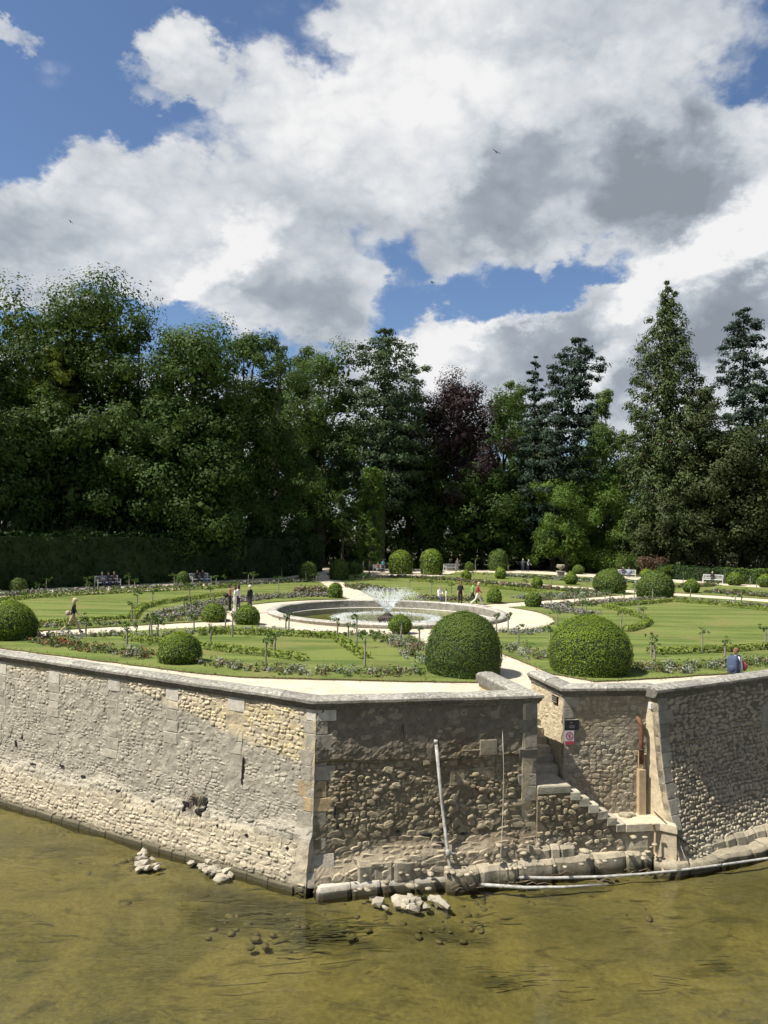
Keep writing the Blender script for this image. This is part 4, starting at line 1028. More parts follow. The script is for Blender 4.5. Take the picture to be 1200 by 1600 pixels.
# waterweed trailing in the current
M_weed = simple('waterweed', (.040, .041, .016), .8, .5, 4)
Vw = []
def weed(px, py, n, L, spread, ang=0.0):
    c_ = G(px, py, WATER - .2)
    for q in range(n):
        x = c_.x + r6.gauss(0, spread); y = c_.y + r6.gauss(0, spread * .55); a = ang + r6.gauss(0, .16); l = L * r6.uniform(.4, 1.2); w = r6.uniform(.006, .020)
        z = WATER - r6.uniform(.06, .30); px_, py_ = x, y; cur = r6.gauss(0, .25)
        for k in range(5):
            t0, t1 = k / 5, (k + 1) / 5; aa = a + cur * t0
            nx_, ny_ = px_ + math.cos(aa) * l / 5, py_ + math.sin(aa) * l / 5
            wx, wy = -math.sin(aa) * w * (1 - abs(t0 - .4)), math.cos(aa) * w * (1 - abs(t0 - .4)); wx2, wy2 = -math.sin(aa) * w * (1 - abs(t1 - .4)), math.cos(aa) * w * (1 - abs(t1 - .4))
            Vw.extend([(px_ - wx, py_ - wy, z), (px_ + wx, py_ + wy, z + .012), (nx_ + wx2, ny_ + wy2, z + .012), (nx_ - wx2, ny_ - wy2, z)]); px_, py_ = nx_, ny_
for a in ((345, 1408, 90, .8, .35), (400, 1432, 150, .9, .5), (460, 1462, 110, .8, .4), (330, 1412, 60, .5, .25), (520, 1450, 60, .7, .4), (560, 1440, 50, .6, .35), (500, 1480, 40, .7, .4), (160, 1325, 36, .6, .4), (60, 1330, 40, .8, .5), (110, 1430, 22, 1.2, .6), (240, 1440, 18, 1.2, .7), (60, 1470, 16, 1.3, .6), (370, 1520, 12, 1.2, .6),
          (640, 1455, 26, .6, .4), (680, 1470, 34, .6, .3), (745, 1450, 26, .6, .3), (770, 1440, 20, .5, .3), (762, 1532, 30, .5, .26), (815, 1522, 20, .6, .26), (885, 1540, 10, .45, .2), (850, 1405, 30, .6, .3), (930, 1400, 36, .6, .4), (985, 1412, 26, .5, .2), (1040, 1430, 16, .45, .16), (1080, 1438, 12, .4, .12), (1115, 1508, 18, .5, .18), (1010, 1535, 12, .6, .2), (1130, 1395, 30, .6, .4), (700, 1395, 20, .5, .3), (930, 1460, 10, .4, .2), (640, 1395, 16, .4, .3)):
    dense = 300 < a[0] < 540 and 1395 < a[1] < 1470
    weed(a[0], a[1], int(a[2] * (.6 if dense else .25)), a[3], a[4] * (1 if dense else 1.3), .12)
o = quads('waterweed', Vw, 4, None, [M_weed]); tag(o, 'dark waterweed trailing under the surface of the river', 'waterweed', kind='stuff')
# ================================================================== plants: leaf builders
NR = np.random.default_rng(77)
def unit(n):
    v = NR.normal(size=(n, 3)); return v / np.linalg.norm(v, axis=1, keepdims=True)
def cards(cen, nor, size, asp=.62, droop=None):
    """kite-shaped leaf sprays: (n,3) centres and facings -> (4n,3)"""
    n = len(cen); nor = nor / np.maximum(np.linalg.norm(nor, axis=1, keepdims=True), 1e-6)
    t = unit(n) if droop is None else droop + unit(n) * .35
    t = t - nor * np.sum(t * nor, axis=1, keepdims=True); t /= np.maximum(np.linalg.norm(t, axis=1, keepdims=True), 1e-6)
    b = np.cross(nor, t); s = np.asarray(size).reshape(-1, 1) * np.ones((n, 1))
    lift = nor * s * .12
    V = np.stack([cen - t * s * .5, cen - b * s * asp * .5 + t * s * .05 + lift, cen + t * s * .5, cen + b * s * asp * .5 + t * s * .05 + lift], axis=1)
    return V.reshape(-1, 3)
def clump_cards(cs, rs, per, size, flat=.8, up=.25, shell=.55, outw=.7, bias=None, area=False, rand=.75):
    """leaf sprays through the outer volume of many clumps: cs (k,3), rs (k,)"""
    k = len(cs); idx = np.repeat(np.arange(k), per if not area else np.maximum(20, (per * rs ** 2 / np.mean(rs ** 2)).astype(int))); n = len(idx); d = unit(n); d[:, 2] *= flat
    rad = (shell + (1.06 - shell) * NR.random(n) ** .7)[:, None]
    cen = cs[idx] + d * rs[idx][:, None] * rad
    nor = d * outw + unit(n) * rand + np.array([0, 0, up]) + (bias[idx] if bias is not None else 0)
    return cards(cen, nor, size * NR.uniform(.6, 1.35, n))
# ---- clipped yew and box
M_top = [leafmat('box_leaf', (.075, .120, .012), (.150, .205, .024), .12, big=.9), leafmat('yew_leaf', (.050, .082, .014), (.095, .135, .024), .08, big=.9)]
M_under = simple('twig_shade', (.018, .032, .008), .95, .2, 5)
def topiary(label, px, py, w, top, shape='dome', leaf=0, n=None, Y=None):
    b0 = G(px, py, .04); Yc = b0.y; rad = w / 2 / F * Yc * 1.0
    cen = Vector((b0.x * (1 + rad * .95 / Yc), b0.y + rad * .95, .04))
    h = P(px, top, cen.y).z - .04; rad = w / 2 / F * cen.y
    root = empty('clipped_topiary', cen); tag(root, label, 'topiary', 'clipped topiary domes of the parterre')
    if shape == 'bullet': prof = lambda t: (1 - max(0, (t - .45) / .55) ** 2.3) ** .5 * (.93 + .07 * min(1, t / .35))
    elif shape == 'ball': prof = lambda t: math.sin(math.pi * min(1, (t * .86 + .14))) ** .62
    else: prof = lambda t: (1 - max(0, (t - .26) / .74) ** 2.1) ** .52 * (.90 + .10 * min(1, t / .26))
    nu, nv = 28, 16; V = []; sd = px * .37
    def pt(t, a, k=1.0):
        r_ = rad * max(prof(t), 0.0) * k
        x, y, z = r_ * math.cos(a), r_ * math.sin(a), t * h
        q = 1 + .10 * nz3(x * 1.2 / rad + sd, y * 1.2 / rad, z * 1.2 / rad) + .035 * nz3(x * 4 / rad + sd, y * 4 / rad, z * 4 / rad)
        return (x * q, y * q, z * (1 + .02 * nz3(x, y, sd)))
    for j in range(nv + 1):
        for i in range(nu): V.append(pt(j / nv * .995, 2 * math.pi * i / nu, .965))
    Fc = [[j * nu + i, j * nu + (i + 1) % nu, (j + 1) * nu + (i + 1) % nu, (j + 1) * nu + i] for j in range(nv) for i in range(nu)] + [[nv * nu + i for i in range(nu)]]
    pydata('core', V, Fc, root, M_under, True)
    n = n or int(max(700, min(15000, w * h / cen.y * F * 1.6)))
    ts = np.sqrt(NR.random(n * 2)) if False else NR.random(n); an = NR.random(n) * 2 * math.pi
    # even spread over the skin
    ts = ts * .999; k1 = int(n * .34); ts[:k1] = 1 - (NR.random(k1) ** 2) * .35
    cs = np.array([pt(t, a) for t, a in zip(ts, an)]); e = .01
    nn = np.array([np.array(pt(min(.999, t + e), a)) - np.array(pt(max(0, t - e), a)) for t, a in zip(ts, an)])
    tang = np.stack([-np.sin(an), np.cos(an), np.zeros(n)], axis=1); nor = np.cross(tang, nn)
    nor /= np.maximum(np.linalg.norm(nor, axis=1, keepdims=True), 1e-6)
    size = max(.055, 2.6 * cen.y / F * .9)
    cs = cs + nor * (NR.normal(0, .016, (n, 1)) + (NR.random((n, 1)) < .05) * NR.uniform(.02, .10, (n, 1)))
    quads('foliage', cards(cs, nor + unit(n) * .55, size * NR.uniform(.65, 1.3, n), .7), 4, root, [M_top[leaf]])
    return root
TOP = [  # label, px, base y, width, top y, shape, leaf
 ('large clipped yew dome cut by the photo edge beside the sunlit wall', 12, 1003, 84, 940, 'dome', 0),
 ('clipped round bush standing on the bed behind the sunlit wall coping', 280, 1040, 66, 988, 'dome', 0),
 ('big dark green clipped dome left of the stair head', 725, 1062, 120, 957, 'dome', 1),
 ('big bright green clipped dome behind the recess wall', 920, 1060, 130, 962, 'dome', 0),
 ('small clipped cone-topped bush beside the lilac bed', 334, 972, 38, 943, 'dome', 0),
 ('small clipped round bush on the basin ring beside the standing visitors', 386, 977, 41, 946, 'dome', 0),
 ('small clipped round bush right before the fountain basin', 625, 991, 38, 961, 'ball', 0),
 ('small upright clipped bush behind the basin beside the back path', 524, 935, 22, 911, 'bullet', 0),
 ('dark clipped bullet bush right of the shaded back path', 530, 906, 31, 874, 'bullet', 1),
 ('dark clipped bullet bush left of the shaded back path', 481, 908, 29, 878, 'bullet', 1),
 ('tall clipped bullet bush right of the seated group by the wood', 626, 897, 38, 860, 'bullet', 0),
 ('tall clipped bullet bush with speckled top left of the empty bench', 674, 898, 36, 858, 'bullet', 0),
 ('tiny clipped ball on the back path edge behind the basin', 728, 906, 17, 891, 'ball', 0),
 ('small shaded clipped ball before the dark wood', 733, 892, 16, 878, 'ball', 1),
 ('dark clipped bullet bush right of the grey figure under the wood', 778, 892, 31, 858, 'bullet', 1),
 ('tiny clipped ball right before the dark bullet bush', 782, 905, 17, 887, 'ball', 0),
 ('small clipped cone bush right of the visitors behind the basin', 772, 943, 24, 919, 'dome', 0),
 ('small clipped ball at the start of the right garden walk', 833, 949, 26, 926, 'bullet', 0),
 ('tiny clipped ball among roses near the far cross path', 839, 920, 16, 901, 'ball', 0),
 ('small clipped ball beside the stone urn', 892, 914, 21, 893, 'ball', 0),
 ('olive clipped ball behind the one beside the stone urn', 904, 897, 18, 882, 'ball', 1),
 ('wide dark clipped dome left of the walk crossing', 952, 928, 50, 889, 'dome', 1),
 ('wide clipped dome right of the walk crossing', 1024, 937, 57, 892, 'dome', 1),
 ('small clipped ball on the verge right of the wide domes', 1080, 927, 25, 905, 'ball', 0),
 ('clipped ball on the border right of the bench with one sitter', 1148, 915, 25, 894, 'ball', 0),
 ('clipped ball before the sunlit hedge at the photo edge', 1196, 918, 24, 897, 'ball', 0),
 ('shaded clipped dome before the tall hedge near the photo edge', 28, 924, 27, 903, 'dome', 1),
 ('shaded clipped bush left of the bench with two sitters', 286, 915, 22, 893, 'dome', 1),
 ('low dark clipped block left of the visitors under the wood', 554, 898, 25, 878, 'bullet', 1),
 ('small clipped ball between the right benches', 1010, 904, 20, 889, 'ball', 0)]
for t in TOP: topiary(*t)

# ---- clipped hedges
def hedge(name, label, pts, h, thick, leaf, per, size, z0=0.0, mat=None, core=True, kind=None):
    """a clipped hedge along a run of points: dark core and a skin of leaves"""
    pts = [Vector(p) for p in pts]; root = empty(name, (pts[0].x, pts[0].y, z0)); tag(root, label, 'hedge', kind=kind)
    Vc = []; ca = []; na = []
    mbk = MB()
    for i in range(len(pts) - 1):
        a, b = pts[i], pts[i + 1]; d = (b - a); L = d.length; d.normalize(); o = Vector((d.y, -d.x, 0))
        if core:
            c_ = (a + b) / 2 - root.location; mbk.box((c_.x, c_.y, h * .47), (L, thick * .84, h * .94), math.atan2(d.y, d.x))
        n = int(per * L * (h * 2 + thick)); t = NR.random(n) * L; u_ = NR.random(n) * (2 * h + thick)
        dd = np.array(d); oo = np.array(o); base = np.array(a - root.location)
        wob = .03 * h * np.sin(t * 1.7 + i) + .02 * h * np.sin(t * 4.1)
        zz = np.where(u_ < h, u_, np.where(u_ < h + thick, h, 2 * h + thick - u_)); yy = np.where(u_ < h, thick / 2, np.where(u_ < h + thick, thick / 2 - (u_ - h), -thick / 2))
        isT = ((u_ >= h) & (u_ < h + thick))
        nn = np.where(isT[:, None], np.array([0, 0, 1.0]), np.sign(yy)[:, None] * oo)
        cc = base + t[:, None] * dd + yy[:, None] * oo; cc[:, 2] = zz + wob * (zz / h)
        cc += nn * NR.normal(0, .03 * min(1, h), (n, 1)); ca.append(cc); na.append(nn)
    if core: mbk.build('core', M_under, root)
    cc = np.concatenate(ca); nn = np.concatenate(na)
    quads('foliage', cards(cc, nn + unit(len(cc)) * .8, size * NR.uniform(.6, 1.4, len(cc)), .7), 4, root, [mat or M_top[leaf]])
    return root
M_hedge = leafmat('hedge_shaded', (.012, .028, .008), (.026, .050, .012), .1, big=.5)  # clipped hedge leaf with the shade darkened into its green
M_hlit = leafmat('hedge_sunlit', (.06, .105, .02), (.11, .165, .035), .2, big=.5)  # same hedge leaf, sunlight brightened into its green
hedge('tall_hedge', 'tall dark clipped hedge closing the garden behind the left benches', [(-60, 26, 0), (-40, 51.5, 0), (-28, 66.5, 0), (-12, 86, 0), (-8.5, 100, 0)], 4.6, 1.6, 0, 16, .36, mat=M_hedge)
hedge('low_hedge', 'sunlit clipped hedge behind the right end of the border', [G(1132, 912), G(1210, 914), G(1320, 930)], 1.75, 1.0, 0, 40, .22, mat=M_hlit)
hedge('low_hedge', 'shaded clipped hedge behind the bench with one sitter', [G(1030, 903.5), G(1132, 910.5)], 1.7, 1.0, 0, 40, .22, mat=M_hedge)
M_edge = leafmat('santolina', (.105, .150, .022), (.190, .235, .048), .15, big=1.2)
def edging(label, pix, h=.26, w=.42):
    hedge('box_edging', label, [G(x, y, .05) for x, y in pix], h, w, 0, 150, .12, .05, M_edge, core=False)
edging('low box edging along the lit side of the left lawn', [(-20, 942), (60, 934), (130, 930), (230, 925), (330, 920), (372, 917)])
edging('curved low box edging sweeping through the left lawn', [(206, 968), (213, 957), (222, 951), (245, 945), (275, 940), (320, 934), (350, 930)])
edging('ragged low edging on the path side of the left lawn', [(55, 976), (120, 972), (205, 966)], .2, .3)
edging('low box edging beside the bed left of the clipped round bush', [(195, 1000), (222, 1003), (248, 1008)])
edging('low box edging right of the clipped round bush', [(312, 1013), (355, 1018), (400, 1023), (440, 1028), (478, 1033)])
edging('low box edging below the ring bed of the front lawn', [(306, 993), (350, 991), (400, 992), (460, 994), (523, 998)])
edging('bright low edging running diagonally through the front lawn', [(524, 998), (540, 1009), (556, 1020), (571, 1030)])
edging('low box edging along the front of the right lawn', [(1016, 1023), (1060, 1021), (1120, 1019), (1200, 1014), (1300, 1008)])
edging('low box edging looping round the tongue of the right lawn', [(973, 988), (992, 984), (1006, 979), (1013, 973), (1008, 968), (985, 960), (965, 954), (945, 949)])
edging('low box edging along the far side of the right lawn', [(945, 949), (985, 946), (1033, 942), (1047, 940), (1100, 944), (1150, 949), (1210, 956), (1320, 966)])
edging('low box edging across the centre lawn behind the visitors', [(640, 908), (700, 911), (760, 917), (830, 926)])
edging('short low edging left of the far rose bed', [(790, 921), (822, 923), (850, 927)])

# ---- flower beds: ground cover planted in strips
def flowermat(name, cols, rough=.7):
    m, nt, out = newmat(name); g_ = nd(nt, 'ShaderNodeNewGeometry')
    cr_ = nd(nt, 'ShaderNodeValToRGB', Fac=g_.outputs['Random Per Island']); cr_.color_ramp.interpolation = 'CONSTANT'; el_ = cr_.color_ramp.elements
    for i, c in enumerate(cols):
        e_ = el_[i] if i < 2 else el_.new(i / len(cols)); e_.position = i / len(cols); e_.color = c4(c)
    b_ = nd(nt, 'ShaderNodeBsdfPrincipled', Base_Color=cr_.outputs[0], Roughness=rough); b_.inputs['Specular IOR Level'].default_value = .2
    nt.links.new(b_.outputs[0], out.inputs[0]); return m
G1, G2, G3 = (.06, .09, .02), (.10, .135, .035), (.045, .075, .022)
BEDM = [leafmat('bed_green', G3, G2, .15, big=3), leafmat('silver_leaf', (.17, .19, .15), (.27, .29, .25), .1, big=2), flowermat('mixed_bloom', [(.10, .12, .05), (.20, .05, .04), (.13, .09, .05), (.24, .22, .18), (.07, .09, .03), (.15, .09, .07), (.12, .13, .08), (.08, .10, .04)]),
        flowermat('lilac_bloom', [(.24, .185, .22), (.19, .155, .18), (.28, .225, .25), (.13, .13, .075), (.22, .19, .19)]), flowermat('red_bloom', [(.34, .02, .02), (.22, .015, .02), (.06, .09, .02)]), flowermat('bronze_leaf', [(.12, .07, .045), (.17, .11, .08), (.09, .07, .04), (.22, .16, .12)]), M_soil]
def bed(label, pix, w, kinds, h=.3, dens=7.0, seed=1, size=.11):
    """plants set along a bed: kinds = weighted list of leaf/flower kinds"""
    rr = random.Random(seed * 17 + int(pix[0][0])); pts = [G(x, y, .05) for x, y in pix]; cs = []; rs = []; ks = []
    for i in range(len(pts) - 1):
        a, b = pts[i], pts[i + 1]; d = b - a; L = d.length; d.normalize(); o = Vector((d.y, -d.x, 0)); n = max(2, int(L * w * dens * 1.7))
        for q in range(n):
            t = rr.random() * L; u_ = rr.uniform(-.5, .5) * w; r_ = h * rr.uniform(.18, .58); zn = nz3(t * .9 + i * 7, u_ * 2, seed)
            p = a + d * t + o * u_; cs.append((p.x, p.y, .05 + r_ * .75)); rs.append(r_); k = kinds[int((zn * .5 + .5 + rr.uniform(-.22, .22)) * len(kinds)) % len(kinds)]; ks.append(k)
    cs = np.array(cs); rs = np.array(rs); ks = np.array(ks); per = 26; size = size * .78
    fol = clump_cards(cs, rs, per, size, .85, .4, .6, .8); mi = np.repeat(ks, per)
    swap = NR.random(len(mi)) < .42; mi = np.where(swap & (mi > 1), 0, mi)
    # soil under the plants
    o = quads('flower_bed', fol, 4, None, BEDM, mi); tag(o, label, 'flower bed', kind='stuff'); return o
bed('bed of red and silver flowers along the sunlit wall', [(58, 999), (100, 1009), (150, 1016), (200, 1022), (240, 1028)], 1.3, [1, 2, 4, 0, 2, 5, 1], .34, 8, 1)
bed('leafy bush in the bed behind the sunlit wall', [(188, 1021), (222, 1023)], 1.0, [0, 1, 0], .5, 9, 2)
bed('mixed bed right of the clipped round bush', [(318, 1036), (360, 1041), (400, 1046), (440, 1049)], 1.1, [1, 0, 2, 5, 1, 2], .3, 8, 3)
bed('silver and red bed along the front walk', [(440, 1050), (500, 1052), (560, 1053), (610, 1053), (664, 1052)], 1.3, [1, 2, 1, 0, 5, 1, 2], .36, 8, 4)
bed('flower border below the left walk', [(62, 993), (110, 996), (160, 994), (215, 991)], 1.2, [2, 5, 1, 2, 0], .34, 7, 5)
bed('flower border below the left walk by the clipped bushes', [(215, 997), (260, 993), (300, 989), (345, 986), (395, 983)], 1.0, [0, 2, 1, 2, 0], .32, 7, 6)
bed('flower border above the left walk', [(54, 980), (110, 978), (165, 976), (215, 974), (262, 970), (312, 968)], 1.1, [2, 1, 5, 0, 2, 4], .34, 7, 7)
bed('lilac drift beside the left walk', [(268, 966), (285, 961), (300, 957), (314, 952)], 3.6, [3, 3, 1], .36, 5, 8, .15)
bed('lilac drift curving round the left lawn', [(312, 950), (335, 945), (355, 940), (400, 935), (450, 932), (514, 930)], 2.6, [3], .36, 5, 9, .16)
bed('rust coloured rose bed behind the basin', [(470, 925), (485, 924), (500, 923)], 3.0, [5, 5, 3], .6, 5, 10, .2)
bed('grey lavender border on the near side of the basin ring', [(395, 985), (420, 987), (467, 990)], 1.1, [1, 3, 1], .36, 8, 11)
bed('low green planting before the basin', [(470, 992), (520, 993), (570, 991), (600, 990)], 1.2, [0, 0, 1], .28, 7, 12)
bed('mixed flowers left of the big dark dome', [(604, 995), (625, 1005), (650, 1015), (664, 1030)], 1.7, [2, 1, 5, 0, 2], .42, 7, 13)
bed('silver tuft left of the big dark dome', [(655, 1034), (666, 1038)], 1.2, [1, 1, 0], .5, 9, 14)
bed('border of grey lavender right of the big dark dome', [(780, 989), (810, 990), (853, 986)], 1.3, [1, 3, 1], .36, 8, 15)
bed('shrubby flowers between the two big domes', [(800, 1012), (825, 1020), (852, 1031)], 1.5, [0, 1, 2, 0], .4, 6, 16)
bed('silver and red bed along the front of the right lawn', [(985, 1047), (1040, 1047), (1100, 1043), (1150, 1040), (1210, 1037), (1300, 1030)], 1.6, [1, 1, 2, 0, 5, 1], .42, 8, 17)
bed('lilac drift left of the right lawn', [(856, 947), (875, 951), (897, 958), (925, 961)], 2.0, [3, 3, 1], .34, 6, 18, .15)
bed('flower border along the right walk', [(866, 947), (908, 945), (950, 942), (996, 939), (1044, 937), (1100, 941), (1150, 945), (1210, 950), (1320, 960)], 1.8, [2, 1, 5, 3, 0, 2], .38, 6, 19, .15)
bed('flower border above the right walk', [(818, 937), (860, 934), (897, 931), (941, 928)], 3.0, [0, 2, 1, 0, 5], .40, 4.5, 20, .16)
bed('rose border beside the far cross path', [(640, 903), (700, 906), (760, 912), (822, 917), (880, 922), (940, 928)], 2.4, [0, 2, 0, 5, 3], .42, 4, 21, .2)
bed('bed behind the basin and the seated visitor', [(650, 935), (700, 937), (752, 938)], 2.0, [3, 5, 0], .4, 5, 22, .18)
bed('flower border between the right crossing and the hedge', [(1110, 925), (1160, 929), (1210, 933), (1320, 946)], 2.6, [5, 2, 0, 3, 2], .5, 5, 23, .2)
bed('rose border before the right benches', [(1050, 918), (1080, 917), (1110, 914)], 2.2, [5, 0, 2], .5, 5, 24, .2)
bed('far rose border before the shrubbery', [(790, 900), (840, 903), (900, 908), (960, 909), (1005, 912)], 3.0, [0, 2, 1, 0], .5, 3.5, 25, .22)
bed('shaded border below the tall hedge', [(-20, 932), (60, 928), (130, 924), (250, 919), (350, 914), (420, 911), (480, 908)], 2.2, [1, 3, 0, 5], .42, 5, 26, .18)
bed('pink bed right of the back path', [(556, 916), (580, 921), (600, 925)], 2.6, [3, 5, 0], .42, 5, 27, .2)
bed('bed at the foot of the wood behind the back path', [(560, 903), (620, 902), (690, 904)], 2.0, [0, 3, 0], .4, 4, 28, .2)

# ---- standard shrubs: bare stems with mop heads
M_stem = simple('grey_stem', (.21, .19, .15), .85, .3, 12)
M_mop = leafmat('mop_leaf', (.035, .070, .018), (.075, .115, .032), .2, big=1.5)
rs_ = random.Random(91)
MOPS = []
for k in range(7):
    n = 9; a = np.stack([NR.normal(0, .17, n), NR.normal(0, .17, n), NR.normal(0, .075, n)], axis=1); MOPS.append(clump_cards(a, NR.uniform(.06, .13, n), 14, .085, .7, .35, .4, .6))
def standard(label, px, py, top):
    p = G(px, py, .04); h = max(.95, min(2.0, P(px, top, p.y).z))
    root = empty('standard_shrub', p, rs_.uniform(0, 6)); tag(root, label, 'standard tree', 'standard shrubs with bare stems')
    mb = MB(); lean = Vector((rs_.gauss(0, .03), rs_.gauss(0, .03), 0)); hs = h - .18
    mb.tube([(0, 0, -.02), lean * .5 + Vector((0, 0, hs * .5)), lean + Vector((0, 0, hs))], [.045, .04, .034], 6); st = mb.build('stem', M_stem, root)
    k = max(.75, min(1.5, p.y / 46)); M = MOPS[rs_.randrange(7)] * np.array([k * rs_.uniform(.75, 1.2), k * rs_.uniform(.75, 1.2), rs_.uniform(.7, 1.3)]) + np.array([lean.x, lean.y, hs + .07])
    quads('foliage', M, 4, root, [M_mop])
ORD = ['first', 'second', 'third', 'fourth', 'fifth', 'sixth', 'seventh', 'eighth', 'ninth', 'tenth', 'eleventh', 'twelfth']
STD = {
 'before the tall hedge': [(60, 932, 914), (72, 921, 905), (135, 918, 903), (139, 929, 910), (202, 918, 899), (210, 923, 907), (272, 915, 897), (276, 923, 903), (338, 919, 900), (388, 915, 895), (395, 917, 897), (440, 906, 887)],
 'on the left lawn': [(206, 970, 941), (213, 951, 925), (238, 943, 923), (288, 957, 936), (296, 941, 912), (298, 964, 940), (329, 938, 920), (360, 931, 908), (435, 929, 902), (478, 909, 893), (494, 911, 900)],
 'along the left walk': [(106, 1008, 980), (134, 996, 965), (198, 1010, 985), (233, 996, 962), (237, 1001, 965), (246, 1000, 969), (303, 988, 967), (328, 1010, 978), (352, 983, 960), (363, 996, 960)],
 'on the front lawn before the basin': [(415, 1040, 999), (429, 1023, 990), (446, 990, 970), (451, 984, 957), (527, 1001, 967), (543, 1005, 978), (557, 1014, 960), (570, 1043, 990), (626, 1003, 972), (655, 1010, 978)],
 'between the basin and the two big domes': [(776, 986, 970), (794, 985, 958), (810, 1007, 976), (858, 1010, 988), (871, 980, 958)],
 'on the right lawn': [(909, 956, 935), (916, 962, 950), (970, 986, 955), (997, 964, 940), (1005, 974, 950), (1017, 1027, 992), (1023, 1037, 1008), (1098, 1020, 985), (1133, 1033, 1000), (1195, 1013, 980)],
 'along the right walk': [(861, 948, 926), (898, 941, 922), (945, 941, 930), (953, 939, 926), (975, 944, 924), (991, 936, 915), (1019, 941, 917), (1078, 938, 917), (1148, 948, 929), (1159, 948, 921)],
 'on the far border': [(823, 921, 908), (862, 919, 899), (917, 924, 903), (1067, 913, 895), (1172, 914, 897), (1182, 918, 905)],
 'on the centre lawn behind the fountain': [(567, 913, 897), (614, 903, 891), (627, 901, 885), (640, 921, 900), (644, 903, 888), (662, 901, 886), (673, 929, 907), (691, 906, 893), (705, 929, 912), (712, 906, 890), (740, 906, 893), (760, 911, 895)],
 'under the dark wood': [(743, 893, 873), (779, 896, 880), (794, 894, 882)]}
for reg, lst in STD.items():
    for i, (x, y, t) in enumerate(sorted(lst)): standard('%s slender mop-headed shrub from the left %s' % (ORD[i], reg), x, y, t)

# ---- blades hanging over the cut lawn edges
ee = np.array(EDGES); k_ = np.repeat(np.arange(len(ee)), 9); cc = np.concatenate([ee[k_] + NR.normal(0, .16, (len(k_), 2)), np.full((len(k_), 1), .06)], axis=1)
o = quads('grass_fringe', cards(cc, unit(len(k_)) * .8 + np.array([0, -.5, .6]), NR.uniform(.05, .13, len(k_)), .35), 4, None, [leafmat('edge_grass', (.07, .10, .02), (.13, .155, .04), .2, big=2)]); tag(o, 'long grass blades along the cut edges of the lawns', 'grass', kind='stuff')
# ================================================================== the basin and its jet
M_rim = wallmat('basin_stone', (.50, .47, .40), None, lambda nt, s, z, w, n1, n2: mixc(nt, mapr(nt, n2.outputs[0], .35, .6), (.40, .375, .32), (.56, .53, .46)), C, LD, .95, bump=.5, nscale=9)
M_inner = simple('basin_wall', (.20, .185, .15), .9, .35, 3, .3)
M_pond = watermat('pond_water', (.72, .74, .42), 1.6, .03)
M_pbed = simple('pond_bed', (.17, .18, .05), .95, .25, .8)
M_lime = simple('pale_ledge', (.48, .46, .41), .9, .15, 4)
FO = empty('fountain_basin', CEN); tag(FO, 'large round stone fountain basin in the middle of the garden', 'fountain basin')
def ringmesh(name, prof, mat, parent, n=96, a0=0, a1=2 * math.pi):
    V = []; Fc = []; m = len(prof); closed = abs(a1 - a0 - 2 * math.pi) < 1e-6; k = n if closed else n + 1
    for i in range(k):
        a = a0 + (a1 - a0) * i / n
        V += [(r * math.cos(a), r * math.sin(a), z) for r, z in prof]
    for i in range(n):
        for j in range(m): Fc.append([i * m + j, ((i + 1) % k) * m + j, ((i + 1) % k) * m + (j + 1) % m, i * m + (j + 1) % m])
    if not closed: Fc += [list(range(m)), [n * m + j for j in range(m)][::-1]]
    return pydata(name, V, Fc, parent, mat)
NRIM = 44; r7 = random.Random(71)
prof = [(6.98, -.30), (6.98, .0), (6.98, .22), (7.05, .27), (7.30, .285), (7.55, .26), (7.64, .20), (7.60, .13), (7.55, .05), (7.55, -.05)]
for k in range(NRIM):
    a0 = 2 * math.pi * k / NRIM + .0012; a1 = 2 * math.pi * (k + 1) / NRIM - .0012; dz = r7.uniform(-.008, .008)
    ringmesh('rim_stone', [(r_, z_ + dz) for r_, z_ in prof], M_rim, FO, 3, a0, a1)
ringmesh('inner_wall', [(6.90, -.9), (7.02, -.9), (7.02, .20), (6.96, .20)], M_inner, FO)
ringmesh('inner_ledge', [(6.68, -.8), (6.93, -.8), (6.93, -.250), (6.68, -.258)], M_lime, FO)
pydata('basin_floor', [(6.95 * math.cos(i * math.pi / 32), 6.95 * math.sin(i * math.pi / 32), -.62) for i in range(64)], [list(range(64))], FO, M_pbed)
pydata('water_surface', [(6.96 * math.cos(i * math.pi / 32), 6.96 * math.sin(i * math.pi / 32), -.27) for i in range(64)], [list(range(64))], FO, M_pond)
mb = MB(); mb.lathe([(.05, -.6), (.62, -.6), (.62, -.20), (.45, -.12), (.30, -.10), (.24, .02), (.12, .06)], 20); mb.build('nozzle', M_iron, FO)
def dropmat():
    m, nt, out = newmat('spray_water')
    a = nd(nt, 'ShaderNodeBsdfPrincipled', Base_Color=(.93, .95, .96, 1), Roughness=.12); a.inputs['Specular IOR Level'].default_value = .8
    t = nd(nt, 'ShaderNodeBsdfTranslucent', Color=(.92, .95, .97, 1)); tr = nd(nt, 'ShaderNodeBsdfTransparent')
    m1 = nd(nt, 'ShaderNodeMixShader', Fac=.45); nt.links.new(a.outputs[0], m1.inputs[1]); nt.links.new(t.outputs[0], m1.inputs[2])
    m2 = nd(nt, 'ShaderNodeMixShader', Fac=.30); nt.links.new(m1.outputs[0], m2.inputs[1]); nt.links.new(tr.outputs[0], m2.inputs[2])
    nt.links.new(m2.outputs[0], out.inputs[0]); return m
M_drop = dropmat()
OV = np.array([(1, 0, 0), (-1, 0, 0), (0, 1, 0), (0, -1, 0), (0, 0, 1), (0, 0, -1)], dtype=np.float32)
OF = np.array([(0, 2, 4), (2, 1, 4), (1, 3, 4), (3, 0, 4), (2, 0, 5), (1, 2, 5), (3, 1, 5), (0, 3, 5)], dtype=np.int32)
